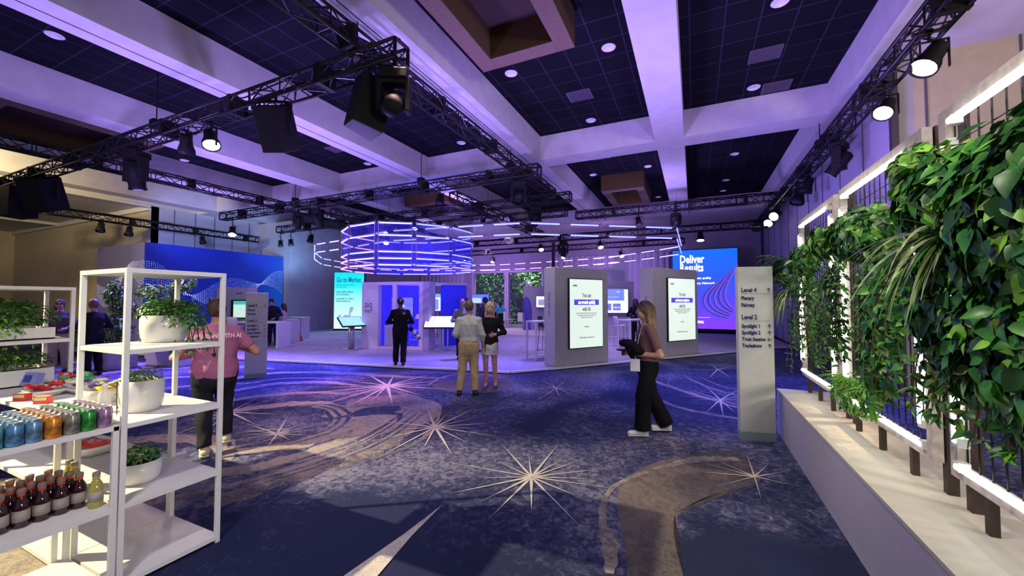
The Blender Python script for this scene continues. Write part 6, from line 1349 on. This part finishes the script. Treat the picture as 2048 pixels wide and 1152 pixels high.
# people in the middle distance
person('dark haired person in a navy suit on the platform behind the blonde person',(-6.25,11.5,.05),R(75),1.78,1.0,.014,SKT,('navy_suit',(.03,.035,.07),.84,1.9,1.49),('navy_trousers',(.03,.035,.06),'straight',1.0,0),('black_shoe',(.01,.01,.01),'shoe'),((.01,.008,.008),'short'),BEL,face=True)
person('person with dark hair in white behind the bald person',(-7.35,12.1,.05),R(-120),1.76,1.0,.014,SKT,('white_shirt',(.55,.55,.58),.9,1.9,1.48),('dark_trousers',(.02,.02,.03),'straight',1.0,0),('black_shoe',(.01,.01,.01),'shoe'),((.015,.01,.01),'long'),BEL,face=True)
person('far person in a bright blue shirt with long black hair before the garden windows',(-11.05,22.3,.05),R(15),1.70,.95,.016,SKT,('bright_blue',(.10,.42,.68),.93,1.2,1.47),('black_trousers',(.012,.012,.014),'straight',1.0,0),('black_shoe',(.01,.01,.01),'shoe'),((.01,.008,.01),'longer'),BEL)
person('far person in teal raising both arms beside the one in bright blue',(-11.85,22.9,.05),R(190),1.72,.95,.016,SKT,('teal_shirt',(.03,.22,.30),.93,1.2,1.47),('black_trousers',(.012,.012,.014),'straight',1.0,0),('black_shoe',(.01,.01,.01),'shoe'),((.03,.02,.02),'short'),{-1:((-.30,.15,1.42),(-.12,.25,1.60)),1:((.30,.15,1.42),(.12,.25,1.60))})
def lany(t,EL,WR,HM,SH):
    m=MB()
    for q in(-1,1): m.tube((q*.07,.06,1.47),(0,.15,1.10),.010,n=5)
    m.build('lanyard',[mat('lanyard_violet',(.12,.05,.5),.6)],t)
person('dark suited person with a violet lanyard looking down at the long high table',(-14.65,9.95,.05),R(-140),1.76,1.0,.016,SKT,('dark_suit',(.02,.018,.03),.84,1.9,1.49),('dark_trousers',(.02,.02,.03),'straight',1.0,0),('black_shoe',(.01,.01,.01),'shoe'),((.01,.008,.008),'short'),{-1:((-.28,.03,1.14),(-.12,.30,1.0)),1:((.28,.03,1.14),(.14,.30,1.0))},headrx=R(-25),extra=lany,lean=.25)
person('brown haired person in a pale blouse at the second high table',(-14.75,10.45,.05),R(125),1.56,.95,.016,SKL,('pale_blouse',(.62,.55,.52),.9,1.9,1.46),('dark_trousers',(.02,.02,.03),'straight',1.0,0),('black_shoe',(.01,.01,.01),'shoe'),((.09,.04,.025),'long'),{-1:((-.27,.06,1.14),(-.12,.30,1.1)),1:((.27,.06,1.14),(.14,.30,1.1))},face=True)
person('dark suited person half hidden behind the left direction totem',(-15.12,9.72,.05),R(-95),1.72,1.05,.016,SKL,('brown_black_suit',(.05,.03,.035),.84,1.9,1.49),('dark_trousers',(.02,.02,.03),'straight',1.0,0),('black_shoe',(.01,.01,.01),'shoe'),((.35,.2,.15),'bald'),BEL)
def glasses(t,EL,WR,HM,SH):
    m=MB()
    for q in(-1,1): m.lathe([(.020,-.002),(.022,0),(.020,.002)],HM@Vector((q*.031,.118,1.65)),12,M=Matrix.Rotation(R(90),3,'X')); m.tube(HM@Vector((q*.05,.11,1.655)),HM@Vector((q*.08,.0,1.65)),.003,n=4)
    m.build('glasses',[blackp],t)
person('person with glasses in a grey sweater and beige trousers seen through the left shelf tower',(-14.0,4.15,0),R(-120),1.74,1.15,.015,(.60,.30,.26),('grey_sweater',(.10,.095,.09),.92,1.9,1.48),('beige_trousers',(.52,.42,.28),'straight',1.0,0),('black_shoe',(.01,.01,.01),'shoe'),((.10,.08,.07),'short'),{-1:((-.30,.05,1.12),(-.16,.30,1.05)),1:((.30,.05,1.12),(.16,.30,1.05))},face=True,extra=glasses)
person('person in a black suit facing left, seen through the tall shelf tower',(-12.55,4.25,0),R(100),1.74,1.05,.014,(.60,.32,.24),('black_suit',(.016,.015,.020),.84,1.9,1.485),('black_trousers',(.012,.012,.014),'straight',1.0,0),('black_shoe',(.01,.01,.01),'shoe'),((.20,.12,.08),'short'),BEL,face=True)
person('person in dark navy seen from behind near the mural corner',(-15.9,6.75,.05),R(60),1.80,1.25,.016,SKT,('dark_navy',(.012,.014,.05),.86,1.9,1.49),('navy_black_trousers',(.010,.010,.025),'straight',1.0,0),('black_shoe',(.01,.01,.01),'shoe'),((.02,.015,.02),'short'),BEL)
person('dark skinned person in patterned black bending over a pale cup near the mural',(-16.3,7.55,.05),R(-110),1.62,1.1,.016,SKD,('black_print',(.03,.025,.03),.80,1.3,1.47),('black_trousers',(.012,.012,.014),'straight',1.0,0),('white_sneaker',(.78,.76,.68),'sneaker'),((.012,.010,.012),'long'),BEL,lean=.35)
person('dark clothed person behind the person with glasses at the far left',(-15.6,4.6,0),R(-60),1.68,1.05,.016,SKT,('brown_black',(.03,.022,.02),.86,1.9,1.48),('black_trousers',(.012,.012,.014),'straight',1.0,0),('black_shoe',(.01,.01,.01),'shoe'),((.03,.018,.012),'long'),BEL)
person('dark figure with black hair standing between the grey kiosks behind the walking person',(-2.05,15.9,.05),R(-170),1.74,1.0,.016,SKD,('black_dress_shirt',(.012,.010,.014),.84,1.9,1.48),('black_trousers',(.012,.012,.014),'straight',1.0,0),('black_shoe',(.01,.01,.01),'shoe'),((.01,.008,.01),'long'),BEL)
